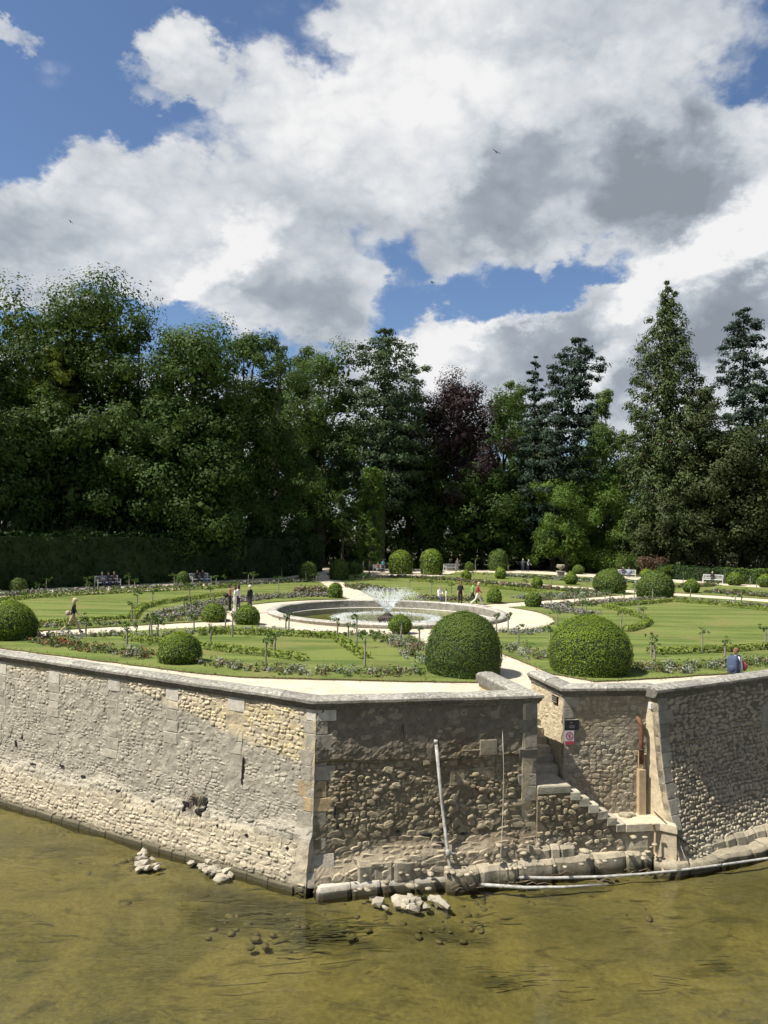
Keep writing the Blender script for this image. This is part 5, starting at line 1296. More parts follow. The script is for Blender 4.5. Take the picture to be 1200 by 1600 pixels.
def drops(name, pts, rad, stretch, parent=None):
    n = len(pts); V = pts[:, None, :] + OV[None] * rad[:, None, None] * np.array([1, 1, 1])[None, None] + 0
    V[:, 4, :] += stretch; V[:, 5, :] -= stretch
    Fc = (OF[None] + (np.arange(n) * 6)[:, None, None]).reshape(-1, 3)
    return fastmesh(name, V.reshape(-1, 3), Fc, parent, [M_drop])
n = 6500; ang = NR.random(n) * 2 * math.pi; nj = 22
ang = (np.floor(ang / (2 * math.pi) * nj) + .5 + NR.normal(0, .16, n)) * 2 * math.pi / nj
ring2 = NR.random(n); vr = np.where(ring2 < .55, 2.8, np.where(ring2 < .8, 2.0, 3.3)) * NR.uniform(.9, 1.1, n); vz = np.where(ring2 < .55, 5.1, np.where(ring2 < .8, 5.5, 4.7)) * NR.uniform(.95, 1.04, n)
T = NR.random(n) ** .8 * 1.16 * vz / 5.1; r_ = .08 + vr * T; zz = .05 + vz * T - 4.9 * T * T
keep = zz > -.27; th = ang[keep]; rr_ = r_[keep]; zz = zz[keep]; T = T[keep]; m_ = len(zz)
pts = np.stack([rr_ * np.cos(th), rr_ * np.sin(th), zz], axis=1) + NR.normal(0, 1, (m_, 3)) * (.012 + .06 * T)[:, None]
vdir = np.stack([vr[keep] * np.cos(th), vr[keep] * np.sin(th), vz[keep] - 9.8 * T], axis=1) * .006
jet = empty('fountain_jet', CEN); tag(jet, 'white fan of spray rising from the middle of the basin', 'water jet', kind='stuff')
drops('droplets', pts, NR.uniform(.008, .028, m_), vdir, jet)
n = 2600; th = NR.random(n) * 2 * math.pi; rr_ = NR.normal(3.1, .25, n); pts = np.stack([rr_ * np.cos(th), rr_ * np.sin(th), -.26 + np.abs(NR.normal(0, .05, n))], axis=1)
drops('splash', pts, NR.uniform(.012, .03, n), np.array([0, 0, .01]) + np.zeros((n, 3)), jet)
mb = MB()
for k in range(nj):
    a = (k + .5) * 2 * math.pi / nj; P_ = []
    for q in range(5): t = q * .06; P_.append(((.08 + 2.8 * t) * math.cos(a), (.08 + 2.8 * t) * math.sin(a), .05 + 5.1 * t - 4.9 * t * t))
    mb.tube(P_, [.022, .022, .02, .016, .008], 5)
mb.build('streams', M_drop, jet)

# ================================================================== trees
M_bark = simple('bark', (.045, .037, .028), .95, .4, 3, .5)
M_barkr = simple('red_bark', (.12, .065, .04), .95, .4, 3, .5)
LF_ = {
 'oak': leafmat('oak_leaf', (.027, .054, .012), (.060, .098, .022), .30, (.11, .16, .03)),
 'lime': leafmat('lime_leaf', (.033, .066, .015), (.074, .120, .028), .32, (.14, .20, .04)),
 'light': leafmat('pale_leaf', (.055, .090, .022), (.115, .160, .045), .35, (.2, .26, .06)),
 'beech': leafmat('copper_leaf', (.021, .014, .015), (.042, .026, .027), .15, (.06, .035, .03)),
 'pine': leafmat('pine_needle', (.034, .058, .026), (.070, .098, .042), .12),
 'cedar': leafmat('dark_needle', (.014, .028, .018), (.032, .052, .030), .06),
 'sequoia': leafmat('sequoia_needle', (.034, .052, .018), (.070, .092, .030), .1),
 'yew': leafmat('yew_needle', (.024, .036, .013), (.056, .066, .022), .08),
 'acacia': leafmat('golden_leaf', (.09, .12, .016), (.17, .20, .03), .35, (.25, .3, .05)),
 'ivy': leafmat('ivy_leaf', (.055, .105, .018), (.110, .170, .032), .25),
 'shrub': leafmat('shrub_leaf', (.050, .096, .016), (.105, .160, .032), .28)}
def trunk_tube(mb, p0, p1, r0, r1, rr, n=7, wob=.3):
    pts = [Vector(p0).lerp(Vector(p1), t) + Vector((rr.gauss(0, wob), rr.gauss(0, wob), 0)) * (math.sin(math.pi * t)) for t in (0, .25, .5, .75, 1)]
    mb.tube(pts, [r0 + (r1 - r0) * t for t in (0, .25, .5, .75, 1)], n); return pts
def broadleaf(name, label, px, top, wpx, Y, leaf, seed, hb=.12, nl=11, ncl=95, per=150, size=.42, gx=0.0, asp=1.0, cat='tree', lobe=.54, flat=1.0, dens=1.0, group='trees of the wood behind the garden'):
    rr = random.Random(seed); b_ = P(px, 832, Y); H = P(px, top, Y).z; Rr = wpx / 2 / F * Y
    root = empty(name, (b_.x, Y, 0)); tag(root, label, cat, group)
    zb = hb * H; hc = (zb + H) / 2; hz = (H - zb) / 2
    lob = []
    for k in range(nl):
        t = (k + .5) / nl; zc = zb + (H - zb) * (.10 + .80 * t); w = max(.05, 1 - abs((zc - hc) / hz) ** 2.8 * .85) ** (1 / 2.2); a = k * 2.4 + rr.uniform(-.4, .4)
        lr = Rr * lobe * rr.uniform(.85, 1.15) * (.8 + .35 * w); d = max(0, Rr * (.35 + .65 * w) - lr * .75) * rr.uniform(.7, 1.08)
        lob.append((Vector((math.cos(a) * d + gx * Rr * t, math.sin(a) * d * .9, zc)), lr))
    lob.append((Vector((gx * Rr, 0, H - Rr * lobe * .72)), Rr * lobe * .8))
    cs = []; rs = []; bi = []; ncl = int(ncl * 1.35); per = per / 1.35
    for q in range(ncl):
        c_, lr = lob[q % len(lob)]
        d = Vector((rr.gauss(0, 1), rr.gauss(0, 1) - .15, rr.gauss(.2, 1))).normalized(); k = rr.uniform(.35, 1.0)
        p = c_ + Vector((d.x * lr, d.y * lr, d.z * lr * .85 * flat)) * k
        if p.z < .4: p.z = .4 + rr.random()
        cs.append(p); rs.append(lr * rr.uniform(.24, .44)); bi.append((p - c_) / lr * .9)
    mb = MB(); tr = rr.uniform(.018, .024) * H
    pts = trunk_tube(mb, (0, 0, -.1), (gx * Rr * .5, 0, zb + (H - zb) * .55), tr, tr * .3, rr)
    for (c_, lr) in lob:
        s0 = min(1, max(.15, (c_.z - lr * .6) / (zb + (H - zb) * .6))); base = Vector((0, 0, 0)).lerp(Vector(pts[-1]), s0 * .9); base.z = max(base.z, zb * .6)
        mb.tube([base, base.lerp(c_, .5) + Vector((0, 0, -.04 * lr)), c_], [tr * .35, tr * .22, tr * .08], 5)
    mb.build('trunk', M_bark, root)
    cs = np.array(cs); rs = np.array(rs)
    fol = clump_cards(cs, rs, int(per * 1.45 * dens), size * .78, .8 * flat, .35 + .5 * (1 - flat), .30, 1.2, np.array([tuple(v) for v in bi]), True, .5)
    # loose sprays that break the outline
    k = len(cs) * 6; i_ = NR.integers(0, len(cs), k); dd = unit(k); ex = cs[i_] + dd * (rs[i_] * NR.uniform(.95, 1.05, k))[:, None]
    fol = np.concatenate([fol, cards(ex, dd + unit(k), size * .6 * NR.uniform(.6, 1.2, k))])
    # inner leaf mass that closes the crown
    li = np.array([tuple(c_) for c_, _ in lob]); lr_ = np.array([r_ for _, r_ in lob]); ii = np.repeat(np.arange(len(li)), 170); dd = unit(len(ii)); ci = li[ii] + dd * (lr_[ii] * NR.uniform(.1, .62, len(ii)))[:, None] * np.array([1, 1, .8 * flat]); ci[:, 2] = np.maximum(ci[:, 2], .5)
    fol = np.concatenate([fol, cards(ci, dd * 1.2 + unit(len(ii)) * .6, lr_[ii] * NR.uniform(.10, .19, len(ii)), .8)])
    quads('crown', fol, 4, root, [LF_[leaf]]); return root
BL = broadleaf
def cone_tree(name, label, px, top, wpx, Y, leaf, seed, pts, ncl=330, per=55, size=.34, cr=(.75, 1.25), flat=.7, gx=None, lay=0, jag=.25, hb=.03, bark=None, droop=-.35):
    """conifer whose boughs fill a drawn outline: pts = (height fraction, radius fraction)"""
    rr = random.Random(seed); b_ = P(px, 832, Y); H = P(px, top, Y).z; Rr = wpx / 2 / F * Y
    root = empty(name, (b_.x, Y, 0)); tag(root, label, 'tree', 'conifers behind the garden')
    hs = [p[0] for p in pts]; rsx = [p[1] for p in pts]; gx = gx or (lambda t: 0)
    prof = lambda t: float(np.interp(t, hs, rsx))
    mb = MB(); tr = .013 * H; ts = [i / 10 for i in range(11)]
    mb.tube([(gx(t) * Rr, 0, t * H * .985 - .1) for t in ts], [tr * (1 - t) + .04 for t in ts], 7)
    cum = np.cumsum([prof(t) + .08 for t in np.linspace(hb, 1, 200)]); cum /= cum[-1]; tt = np.linspace(hb, 1, 200)
    cs = []; rs = []; dr = []
    for q in range(ncl):
        t = float(np.interp((q + rr.random()) / ncl, cum, tt))
        if lay: t = (round(t * lay) + rr.gauss(0, .16)) / lay; t = min(.995, max(hb, t))
        a = q * 2.39996 + rr.uniform(-.5, .5); R0 = prof(t) * Rr; k = (.35 + .65 * math.sqrt(rr.random())) * (1 + jag * nz3(math.cos(a) * 1.7 + seed, math.sin(a) * 1.7, t * 14)); x = R0 * k
        cs.append((gx(t) * Rr + math.cos(a) * x, math.sin(a) * x, t * H - .12 * x)); rs.append(rr.uniform(*cr) * (.45 + .55 * min(1, R0 / 3))); dr.append((math.cos(a), math.sin(a), 0))
        if q % 4 == 0 and x > .8: mb.tube([(gx(t) * Rr, 0, t * H + .1), cs[-1]], [.05 + .01 * x, .015], 4)
    mb.build('trunk', bark or M_bark, root)
    cs = np.array(cs); rs = np.array(rs); dr = np.array(dr); n = len(cs); per = int(per * 1.35); idx = np.repeat(np.arange(n), per); m_ = len(idx); d = unit(m_); d[:, 2] *= flat
    cen = cs[idx] + d * rs[idx][:, None] * NR.uniform(.3, 1.08, (m_, 1)); nor = d * 1.1 + unit(m_) * .6 + np.array([0, 0, .45]) + dr[idx] * .35
    fol = cards(cen, nor, size * 1.05 * NR.uniform(.6, 1.35, m_), .52, dr[idx] * .8 + np.array([0, 0, droop]))
    k = ncl * 9; t_ = np.interp(NR.random(k), cum, tt); an = NR.random(k) * 6.283; R_ = np.array([prof(t) for t in t_]) * Rr * NR.uniform(.05, .58, k); g_ = np.array([gx(t) for t in t_]) * Rr
    ci = np.stack([g_ + np.cos(an) * R_, np.sin(an) * R_, t_ * H - .1 * R_], axis=1); di = np.stack([np.cos(an), np.sin(an), np.full(k, .4)], axis=1)
    fol = np.concatenate([fol, cards(ci, di + unit(k) * .5, NR.uniform(.4, .7, k) * np.clip(R_ + .3, .3, 1.0), .6)])
    quads('crown', fol, 4, root, [LF_[leaf]]); return root
# left-hand mass above the tall hedge
BL('broadleaf_tree', 'huge dark oak at the left edge rising highest over the hedge', 95, 452, 310, 84, 'oak', 1, .10, 14, 190, 150, .42)
BL('broadleaf_tree', 'dark broadleaf tree cut by the left photo edge', -60, 475, 230, 76, 'oak', 2, .10, 11, 110, 140, .42)
BL('broadleaf_tree', 'yellowish feathery tree standing in front of the dark oak', 74, 540, 80, 77, 'acacia', 3, .50, 7, 44, 100, .32)
BL('broadleaf_tree', 'rounded green tree between the oak and the middle of the left mass', 210, 486, 200, 82, 'lime', 4, .10, 10, 95, 140, .40)
BL('broadleaf_tree', 'broad green tree in the middle of the left mass', 295, 503, 225, 80, 'lime', 5, .06, 12, 125, 145, .40)
BL('broadleaf_tree', 'dark rounded tree right of the broad green tree', 375, 514, 175, 86, 'oak', 6, .06, 11, 105, 140, .42)
BL('broadleaf_tree', 'low dark tree before the trunks of the left mass', 150, 640, 220, 76, 'oak', 7, .16, 9, 90, 140, .42)
BL('broadleaf_tree', 'low spreading tree hanging over the tall hedge', 300, 660, 220, 79, 'oak', 8, .16, 9, 90, 140, .40)
BL('broadleaf_tree', 'low dark tree at the left photo edge over the hedge', 10, 630, 220, 72, 'oak', 9, .18, 9, 90, 140, .42)
BL('broadleaf_tree', 'dark tree over the end of the tall hedge', 425, 640, 150, 92, 'oak', 10, .10, 9, 80, 140, .40)
BL('broadleaf_tree', 'small rounded tree top behind the dark rounded tree', 430, 528, 110, 100, 'oak', 12, .2, 7, 50, 130, .42)
BL('broadleaf_tree', 'pale green tree left of the pine', 500, 538, 175, 113, 'lime', 13, .06, 11, 105, 145, .42)
BL('broadleaf_tree', 'thin topped tree behind the pale green tree', 475, 533, 110, 122, 'oak', 14, .3, 7, 50, 100, .45)
BL('broadleaf_tree', 'dark lower tree between the hedge end and the ivy trunk', 485, 690, 140, 117, 'oak', 15, .05, 8, 80, 140, .42)
# centre
cone_tree('pine_tree', 'tall open topped pine at the centre of the wood', 597, 515, 150, 112, 'pine', 20, [(.0, .1), (.24, .25), (.34, .80), (.48, 1.0), (.62, .95), (.76, .80), (.86, .85), (.94, .62), (1, .12)], 300, 60, .36, (.8, 1.5), .5, None, 15, .35, .26)
BL('broadleaf_tree', 'dark green tree behind the pine', 640, 600, 130, 120, 'oak', 21, .06, 10, 90, 140, .46)
BL('broadleaf_tree', 'dark low tree under the copper beech', 655, 715, 140, 121, 'oak', 22, .06, 9, 85, 140, .44)
BL('copper_beech', 'purple leaved copper beech right of the pine', 712, 586, 180, 120, 'beech', 23, .14, 12, 130, 150, .44)
BL('broadleaf_tree', 'mid green tree right of the copper beech', 785, 596, 140, 132, 'lime', 24, .06, 9, 80, 140, .48)
BL('broadleaf_tree', 'dark tree low under the copper beech and the cedar', 755, 730, 170, 117, 'oak', 25, .06, 9, 90, 140, .44)
BL('broadleaf_tree', 'pale far tree top between the beech and the cedar', 795, 592, 70, 170, 'light', 26, .3, 6, 40, 110, .6)
ivy = empty('ivy_clad_trunk', (P(580, 832, 105).x, 105, 0)); tag(ivy, 'ivy covered tree trunk below the pine', 'tree trunk')
hI = P(580, 735, 105).z; mb = MB(); mb.tube([(0, 0, -.1), (0, 0, hI * .9)], [.7, .5], 9); mb.build('trunk', M_bark, ivy)
cs = np.array([(math.cos(a) * w, math.sin(a) * w, z_) for z_ in np.linspace(.3, hI, 22) for a, w in [(rs_.uniform(0, 6.3), 1.0 + .55 * rs_.random()) for _ in range(10)]]); quads('ivy', clump_cards(cs, NR.uniform(.4, .75, len(cs)), 80, .24, .9, .2, .3, 1.3), 4, ivy, [LF_['ivy']])
BL('broadleaf_tree', 'lacy pale branches left of the ivy trunk', 540, 760, 50, 108, 'lime', 27, .1, 5, 30, 60, .34)
# right
cone_tree('spruce_tree', 'slim dark spruce spire beside the wind-shaped cedar', 833, 556, 62, 118, 'cedar', 30, [(.0, .9), (.4, 1.0), (.62, .8), (.75, .42), (.86, .40), (.94, .28), (1, .03)], 200, 50, .36, (.6, 1.0), .5, None, 26, .3, .05)
cone_tree('cedar_tree', 'dark wind-shaped cedar leaning right at its top', 872, 528, 118, 114, 'cedar', 31, [(.0, .4), (.2, .75), (.4, .95), (.55, .92), (.68, .88), (.80, .72), (.90, .60), (.96, .48), (1, .10)], 330, 58, .38, (.75, 1.35), .42, lambda t: .62 * sstep(.45, 1.0, t) - .12, 17, .45, .08)
BL('broadleaf_tree', 'pale far tree right of the cedar', 945, 606, 90, 160, 'light', 32, .1, 8, 60, 120, .6)
BL('broadleaf_tree', 'mid green tree behind the pale far tree', 930, 660, 120, 135, 'lime', 33, .06, 9, 80, 130, .5)
BL('broadleaf_tree', 'dark undergrowth tree below the cedar', 850, 690, 130, 120, 'yew', 34, .05, 9, 80, 140, .44)
cone_tree('sequoia_tree', 'tall conical giant sequoia on the right', 1040, 441, 150, 110, 'sequoia', 35, [(.0, .8), (.12, 1.0), (.3, 1.0), (.45, .92), (.6, .78), (.75, .58), (.87, .34), (.95, .15), (1, .02)], 560, 60, .36, (.8, 1.35), .8, None, 0, .30, .02, M_barkr, -.6)
cone_tree('fir_tree', 'dark layered fir at the right edge', 1160, 482, 104, 132, 'cedar', 36, [(.0, .5), (.4, .9), (.6, .95), (.72, .85), (.82, .80), (.90, .62), (.96, .42), (1, .1)], 280, 58, .44, (.9, 1.5), .42, None, 15, .45, .1)
BL('broadleaf_tree', 'dark bushy yew mass right of the sequoia', 1120, 655, 190, 108, 'yew', 37, .02, 13, 140, 150, .44, cat='tree')
BL('broadleaf_tree', 'dark bushy yew cut by the right photo edge', 1230, 640, 200, 106, 'yew', 38, .02, 12, 110, 145, .44)
BL('broadleaf_tree', 'olive tree top behind the yew mass', 1100, 600, 110, 128, 'yew', 39, .1, 8, 70, 130, .48)
BL('broadleaf_tree', 'green tree between the fir and the yews', 1195, 590, 120, 140, 'lime', 40, .05, 9, 70, 130, .5)
BL('broadleaf_tree', 'bright green layered tree in front of the cedar', 885, 742, 110, 110, 'shrub', 41, .03, 10, 90, 120, .36)
BL('broadleaf_tree', 'bright green layered tree left of the sequoia foot', 950, 740, 110, 112, 'shrub', 42, .03, 10, 90, 120, .36)
BL('broadleaf_tree', 'lower yew skirt before the sequoia', 1050, 775, 130, 106, 'yew', 43, .02, 9, 90, 130, .40)
# far filling of the wood and trees out of view on the left that shade the hedge
for k, (x, t, w, Y, lf) in enumerate(((560, 640, 180, 135, 'oak'), (690, 660, 200, 140, 'oak'), (820, 650, 160, 145, 'oak'), (1000, 690, 200, 140, 'oak'), (400, 600, 160, 112, 'oak'), (250, 600, 200, 100, 'oak'), (60, 560, 200, 100, 'oak'), (870, 720, 160, 134, 'oak'), (1130, 700, 220, 132, 'oak'))):
    BL('broadleaf_tree', ('dark filling tree behind the ivy trunk', 'dark filling tree behind the copper beech', 'dark filling tree behind the spruce', 'dark filling tree behind the sequoia', 'dark filling tree behind the low tree at the hedge end', 'dark filling tree behind the broad green tree', 'dark filling tree behind the huge oak', 'dark filling tree behind the bright layered tree', 'dark filling tree behind the yew mass')[k], x, t, w, Y, lf, 60 + k, .02, 9, 80, 90, .62, dens=.8)
BL('broadleaf_tree', 'dark tree beyond the left photo edge over the hedge', -190, 440, 300, 66, 'oak', 81, .10, 11, 90, 60, .7)
BL('broadleaf_tree', 'dark tree beyond the right photo edge', 1360, 560, 260, 112, 'oak', 82, .05, 10, 80, 60, .7)
# undergrowth closing the view between the trunks
cs = []
for k in range(520):
    t = rs_.random()
    if t < .45: p = Vector((-44, 54, 0)).lerp(Vector((-10, 97, 0)), rs_.random()) + Vector((-rs_.uniform(2, 12), rs_.uniform(1, 9), 0))
    else: p = Vector((-10, 112, 0)).lerp(Vector((52, 116, 0)), rs_.random()) + Vector((0, rs_.uniform(0, 12), 0))
    cs.append((p.x, p.y, rs_.uniform(.3, 4.5)))
cs = np.array(cs); o = quads('undergrowth', clump_cards(cs, NR.uniform(.9, 1.9, len(cs)), 70, .5, .8, .2, .3, .7), 4, None, [LF_['oak']]); tag(o, 'dark undergrowth between the trunks of the wood', 'undergrowth', kind='stuff')
M_pur = leafmat('smoke_bush', (.06, .035, .025), (.13, .085, .06), .2)
def shrub(label, px, py, w, top, leaf, n=16, per=80):
    p = G(px, py); rad = w / 2 / F * p.y; h = P(px, top, p.y).z; root = empty('garden_shrub', p); tag(root, label, 'shrub')
    c_ = np.array([(rs_.uniform(-1, 1) * rad * .75, rs_.uniform(-.5, .5) * rad, rs_.uniform(.15, .85) * h) for _ in range(n)])
    mb = MB()
    for q in range(4): mb.tube([(rs_.uniform(-.2, .2), 0, -.05), (rs_.uniform(-.5, .5) * rad, rs_.uniform(-.3, .3), h * .7)], [.05, .015], 5)
    mb.build('stems', M_bark, root)
    quads('foliage', clump_cards(c_, NR.uniform(.28, .5, n) * min(rad, h), per, .26, .85, .3, .35, .7), 4, root, [leaf])
shrub('lit leafy shrub left of the urn under the bright tree', 860, 888, 60, 845, LF_['shrub'], 20)
shrub('lit leafy shrub behind the stone urn', 900, 893, 70, 850, LF_['shrub'], 22)
shrub('lit leafy shrub behind the wide dark dome', 945, 896, 60, 858, LF_['shrub'], 20)
shrub('pale flowering shrub right of the wide dark dome', 985, 899, 46, 862, LF_['light'], 16)
shrub('purple brown shrub behind the wide dome right of the crossing', 1016, 902, 50, 868, M_pur, 18)
shrub('leafy shrub left of the shaded hedge', 1046, 905, 24, 882, LF_['shrub'], 10)
shrub('grey green bush above the shaded hedge', 1140, 893, 70, 848, LF_['yew'], 20)
shrub('olive bush above the sunlit hedge at the photo edge', 1195, 894, 60, 852, LF_['yew'], 20)
# ================================================================== garden furniture
M_bench = simple('white_paint', (.48, .48, .465), .5, .08, 6)
def make_bench(label):
    root = empty('garden_bench'); tag(root, label, 'bench', 'white garden benches round the parterre')
    W = 2.2
    for k in range(5): mb = MB(); mb.box((0, -.20 + .105 * k, .44), (W, .085, .028)); mb.build('seat_slat', M_bench, root)
    mb = MB(); mb.box((0, .30, .92), (W, .05, .09)); mb.build('back_rail', M_bench, root)
    mb = MB(); mb.box((0, .27, .56), (W, .045, .06)); mb.build('back_rail', M_bench, root)
    for k in range(15): mb = MB(); mb.box((-W / 2 + .1 + (W - .2) * k / 14, .285, .735), (.05, .025, .31)); mb.build('back_slat', M_bench, root)
    for sx_ in (-1, 1):
        for (y, h) in ((-.24, .62), (.30, .95)): mb = MB(); mb.box((sx_ * (W / 2 - .03), y, h / 2), (.07, .07, h)); mb.build('leg', M_bench, root)
        mb = MB(); mb.box((sx_ * (W / 2 - .03), .02, .645), (.09, .64, .04)); mb.build('armrest', M_bench, root)
    mb = MB(); mb.box((0, -.24, .39), (W - .1, .04, .08)); mb.build('apron', M_bench, root)
    return root
BENCH = [('white bench with three sitters before the tall hedge', 167, 917, -.85), ('white bench with two sitters before the tall hedge', 312, 911.5, -.85), ('white bench at the seated group below the wood', 592, 893.5, -1.1), ('empty white bench right of the tall bullet bushes', 705, 892, -.6),
         ('white bench with two sitters behind the wide dark dome', 980, 902, .35), ('white bench with one sitter before the shaded hedge', 1115, 911, .55)]
b0_ = make_bench(BENCH[0][0]); BOBJ = []
for k, (lab, px, py, rz_) in enumerate(BENCH):
    o = b0_ if k == 0 else copy_tree(b0_); p = G(px, py, .004); o.location = (p.x, p.y + .2, .004); o.rotation_euler = (0, 0, -rz_); o['label'] = lab; BOBJ.append(o)
# stone urn on a pedestal
u_ = empty('stone_urn', G(876, 905.5, .05)); tag(u_, 'weathered stone urn on a pedestal beside the clipped ball', 'urn')
mb = MB(); mb.box((0, 0, .10), (1.0, 1.0, .2)); mb.box((0, 0, .55), (.74, .74, .7)); mb.box((0, 0, .95), (.92, .92, .12)); mb.build('pedestal', M_ash, u_)
mb = MB(); mb.lathe([(.20, 1.0), (.22, 1.05), (.12, 1.12), (.16, 1.2), (.40, 1.36), (.48, 1.56), (.42, 1.64), (.50, 1.68), (.46, 1.74), (.1, 1.72)], 18); mb.build('bowl', M_ash, u_)
for k in range(3):
    mb = MB(); a = k * 2.1 + .4; mb.tube([(.42 * math.cos(a), .42 * math.sin(a), 1.62), (.60 * math.cos(a), .60 * math.sin(a), 1.50), (.40 * math.cos(a), .40 * math.sin(a), 1.36)], .04, 6); mb.build('handle', M_ash, u_)

# ================================================================== people
PM = {}
def cloth(c, nm=None):
    k = tuple(round(x, 3) for x in c)
    if k not in PM: PM[k] = simple('cloth_%d' % len(PM), c, .85, .12, 9)
    return PM[k]
SKIN = simple('skin', (.42, .26, .19), .6, .05, 9); SKINP = simple('skin_pale', (.50, .34, .26), .6, .05, 9)
def limb(p, ang, side_, L):          # direction: ang from hanging down towards front, side_ outwards
    return p + Vector((math.sin(side_) * L, math.cos(side_) * math.sin(ang) * L, -math.cos(side_) * math.cos(ang) * L))
def person(label, loc, face_to, h=1.7, pose='stand', top=(.1, .1, .1), legs=(.05, .05, .07), shoes=(.03, .03, .03), hair=(.05, .03, .02), sleeves=1.0, hairlen=.0, skin=None, skirt=None, z=0.0, lean=0.0, group='visitors in the garden'):
    """one skinned body posed joint by joint; the name says person, the label says how it looks"""
    k = h / 1.72; rr = random.Random(label); root = empty('person', (loc[0], loc[1], z), face_to); tag(root, label, 'person', group); root.scale = (k, k, k)
    V = []; Ed = []; Rd = []; Lb = []
    def vert(p, r, par=None, lab='top'):
        V.append(Vector(p)); Rd.append(r if hasattr(r, '__len__') else (r, r)); i = len(V) - 1
        if par is not None: Ed.append((par, i)); Lb.append(lab)
        return i
    sit = pose == 'sit'; pz = .52 if sit else .96
    A = dict(stand=((.05, .02), (-.03, .02), (.10, .25), (-.05, .3)), walk=((.48, .10), (-.38, .55), (-.45, .2), (.40, .35)), sit=((1.45, 1.35), (1.40, 1.40), (.5, 1.0), (.55, 1.1)), phone=((.05, .02), (-.04, .03), (1.25, .35), (1.15, .5)), stoop=((.12, .1), (-.1, .2), (.5, .6), (.4, .7)))[pose]
    pel = vert((0, 0, pz), (.155, .115)); ln = lean + (.10 if pose == 'walk' else .35 if pose == 'stoop' else .0)
    def up_(z_): return Vector((0, math.sin(ln) * z_, pz + math.cos(ln) * z_))
    sp = vert(up_(.17), (.135, .10), pel); ch = vert(up_(.36), (.165, .115), sp); ne0 = vert(up_(.50), (.085, .075), ch); ne = vert(up_(.555) + Vector((0, .012, 0)), .052, ne0, 'skin')
    h0 = vert(up_(.62) + Vector((0, .022, 0)), (.068, .075), ne, 'skin'); h1 = vert(up_(.69) + Vector((0, .028, 0)), (.080, .096), h0, 'skin'); h2 = vert(up_(.755) + Vector((0, .018, 0)), (.062, .072), h1, 'skin')
    vert(V[h1] + Vector((0, .118, -.022)), .013, h1, 'skin')       # nose
    for sx_, (th, kn) in ((-1, A[0]), (1, A[1])):
        hp = vert((sx_ * .088, 0, pz - .06), .092, pel, 'legs'); kp = limb(V[hp], th, sx_ * .03, .42); kv = vert(V[hp].lerp(kp, .5), .082, hp, 'legs'); kv = vert(kp, .060, kv, 'legs')
        an = limb(kp, th - kn, sx_ * .01, .40); cv = vert(kp.lerp(an, .35), .058, kv, 'legs'); av = vert(an, .042, cv, 'legs')
        fa = th - kn; fw = Vector((sx_ * .02, math.cos(fa * .6) * .15, math.sin(fa * .6) * .15 - .055)); vert(an + Vector((0, -.045, -.055)), .036, av, 'shoes'); vert(an + fw, .034, av, 'shoes')
    for sx_, (sh, el_) in ((-1, A[2]), (1, A[3])):
        sv = vert(up_(.445) + Vector((sx_ * .165, 0, 0)), .062, ch); ep = limb(V[sv], sh, sx_ * .14, .29); ev = vert(ep, .045, sv, 'top')
        wp_ = limb(ep, sh + el_, sx_ * (.02 if pose != 'sit' else -.5), .25); wv = vert(wp_, .029, ev, 'top' if sleeves > .5 else 'skin')
        d = (wp_ - ep).normalized(); sd_ = d.cross(Vector((0, 0, 1)) if abs(d.z) < .9 else Vector((0, 1, 0))).normalized(); pv = vert(wp_ + d * .07, (.036, .022), wv, 'skin')
        for q, (o, L) in enumerate(((-.026, .070), (-.009, .082), (.009, .077), (.026, .058))):
            f1 = vert(V[pv] + d * .035 + sd_ * o, .0095, pv, 'skin'); vert(V[f1] + d * L * .6 + sd_.cross(d) * .02, .008, f1, 'skin')
        t1 = vert(V[wv] + d * .04 - sd_ * .045, .010, wv, 'skin'); vert(V[t1] + d * .035 - sd_ * .012, .009, t1, 'skin')
    me = bpy.data.meshes.new('tmp'); me.from_pydata([tuple(v) for v in V], Ed, []); tmp = bpy.data.objects.new('tmp', me); COL.objects.link(tmp)
    tmp.modifiers.new('s', 'SKIN'); sb = tmp.modifiers.new('u', 'SUBSURF'); sb.levels = 1; sb.render_levels = 1
    for i, sv in enumerate(me.skin_vertices[0].data): sv.radius = Rd[i]; sv.use_root = (i == 0)
    dg = bpy.context.evaluated_depsgraph_get(); bme = bpy.data.meshes.new_from_object(tmp.evaluated_get(dg)); bpy.data.objects.remove(tmp); bpy.data.meshes.remove(me)
    bme.name = 'body'; sk = skin or SKIN; ms = {'skin': 0, 'top': 1, 'legs': 2, 'shoes': 3}
    bme.materials.clear()
    for m_ in (sk, cloth(top), cloth(legs), cloth(shoes)): bme.materials.append(m_)
    a = np.array([V[e_[0]] for e_ in Ed]); b = np.array([V[e_[1]] for e_ in Ed]); rad = np.array([max(Rd[e_[1]]) for e_ in Ed]); lab = np.array([ms[l] for l in Lb])
    cs_ = np.zeros(len(bme.polygons) * 3, dtype=np.float32); bme.polygons.foreach_get('center', cs_); cs_ = cs_.reshape(-1, 3)
    ab = b - a; t = np.clip(np.einsum('nij,ij->ni', cs_[:, None] - a[None], ab) / np.maximum((ab ** 2).sum(1), 1e-9), 0, 1); dist = np.linalg.norm(cs_[:, None] - (a[None] + t[..., None] * ab[None]), axis=2) - rad[None] * .6
    mi = lab[np.argmin(dist, axis=1)]; mi = np.where((mi == 1) & (cs_[:, 2] < pz - .03) & (not sit), 2, mi); bme.polygons.foreach_set('material_index', mi.astype(np.int32)); bme.polygons.foreach_set('use_smooth', np.ones(len(bme.polygons), dtype=bool))
    bo = link('body', bme, root)
    hd = V[h1]
    mb = MB(); nu = 12
    for j in range(7):
        pass
    Vh = []; Fh = []
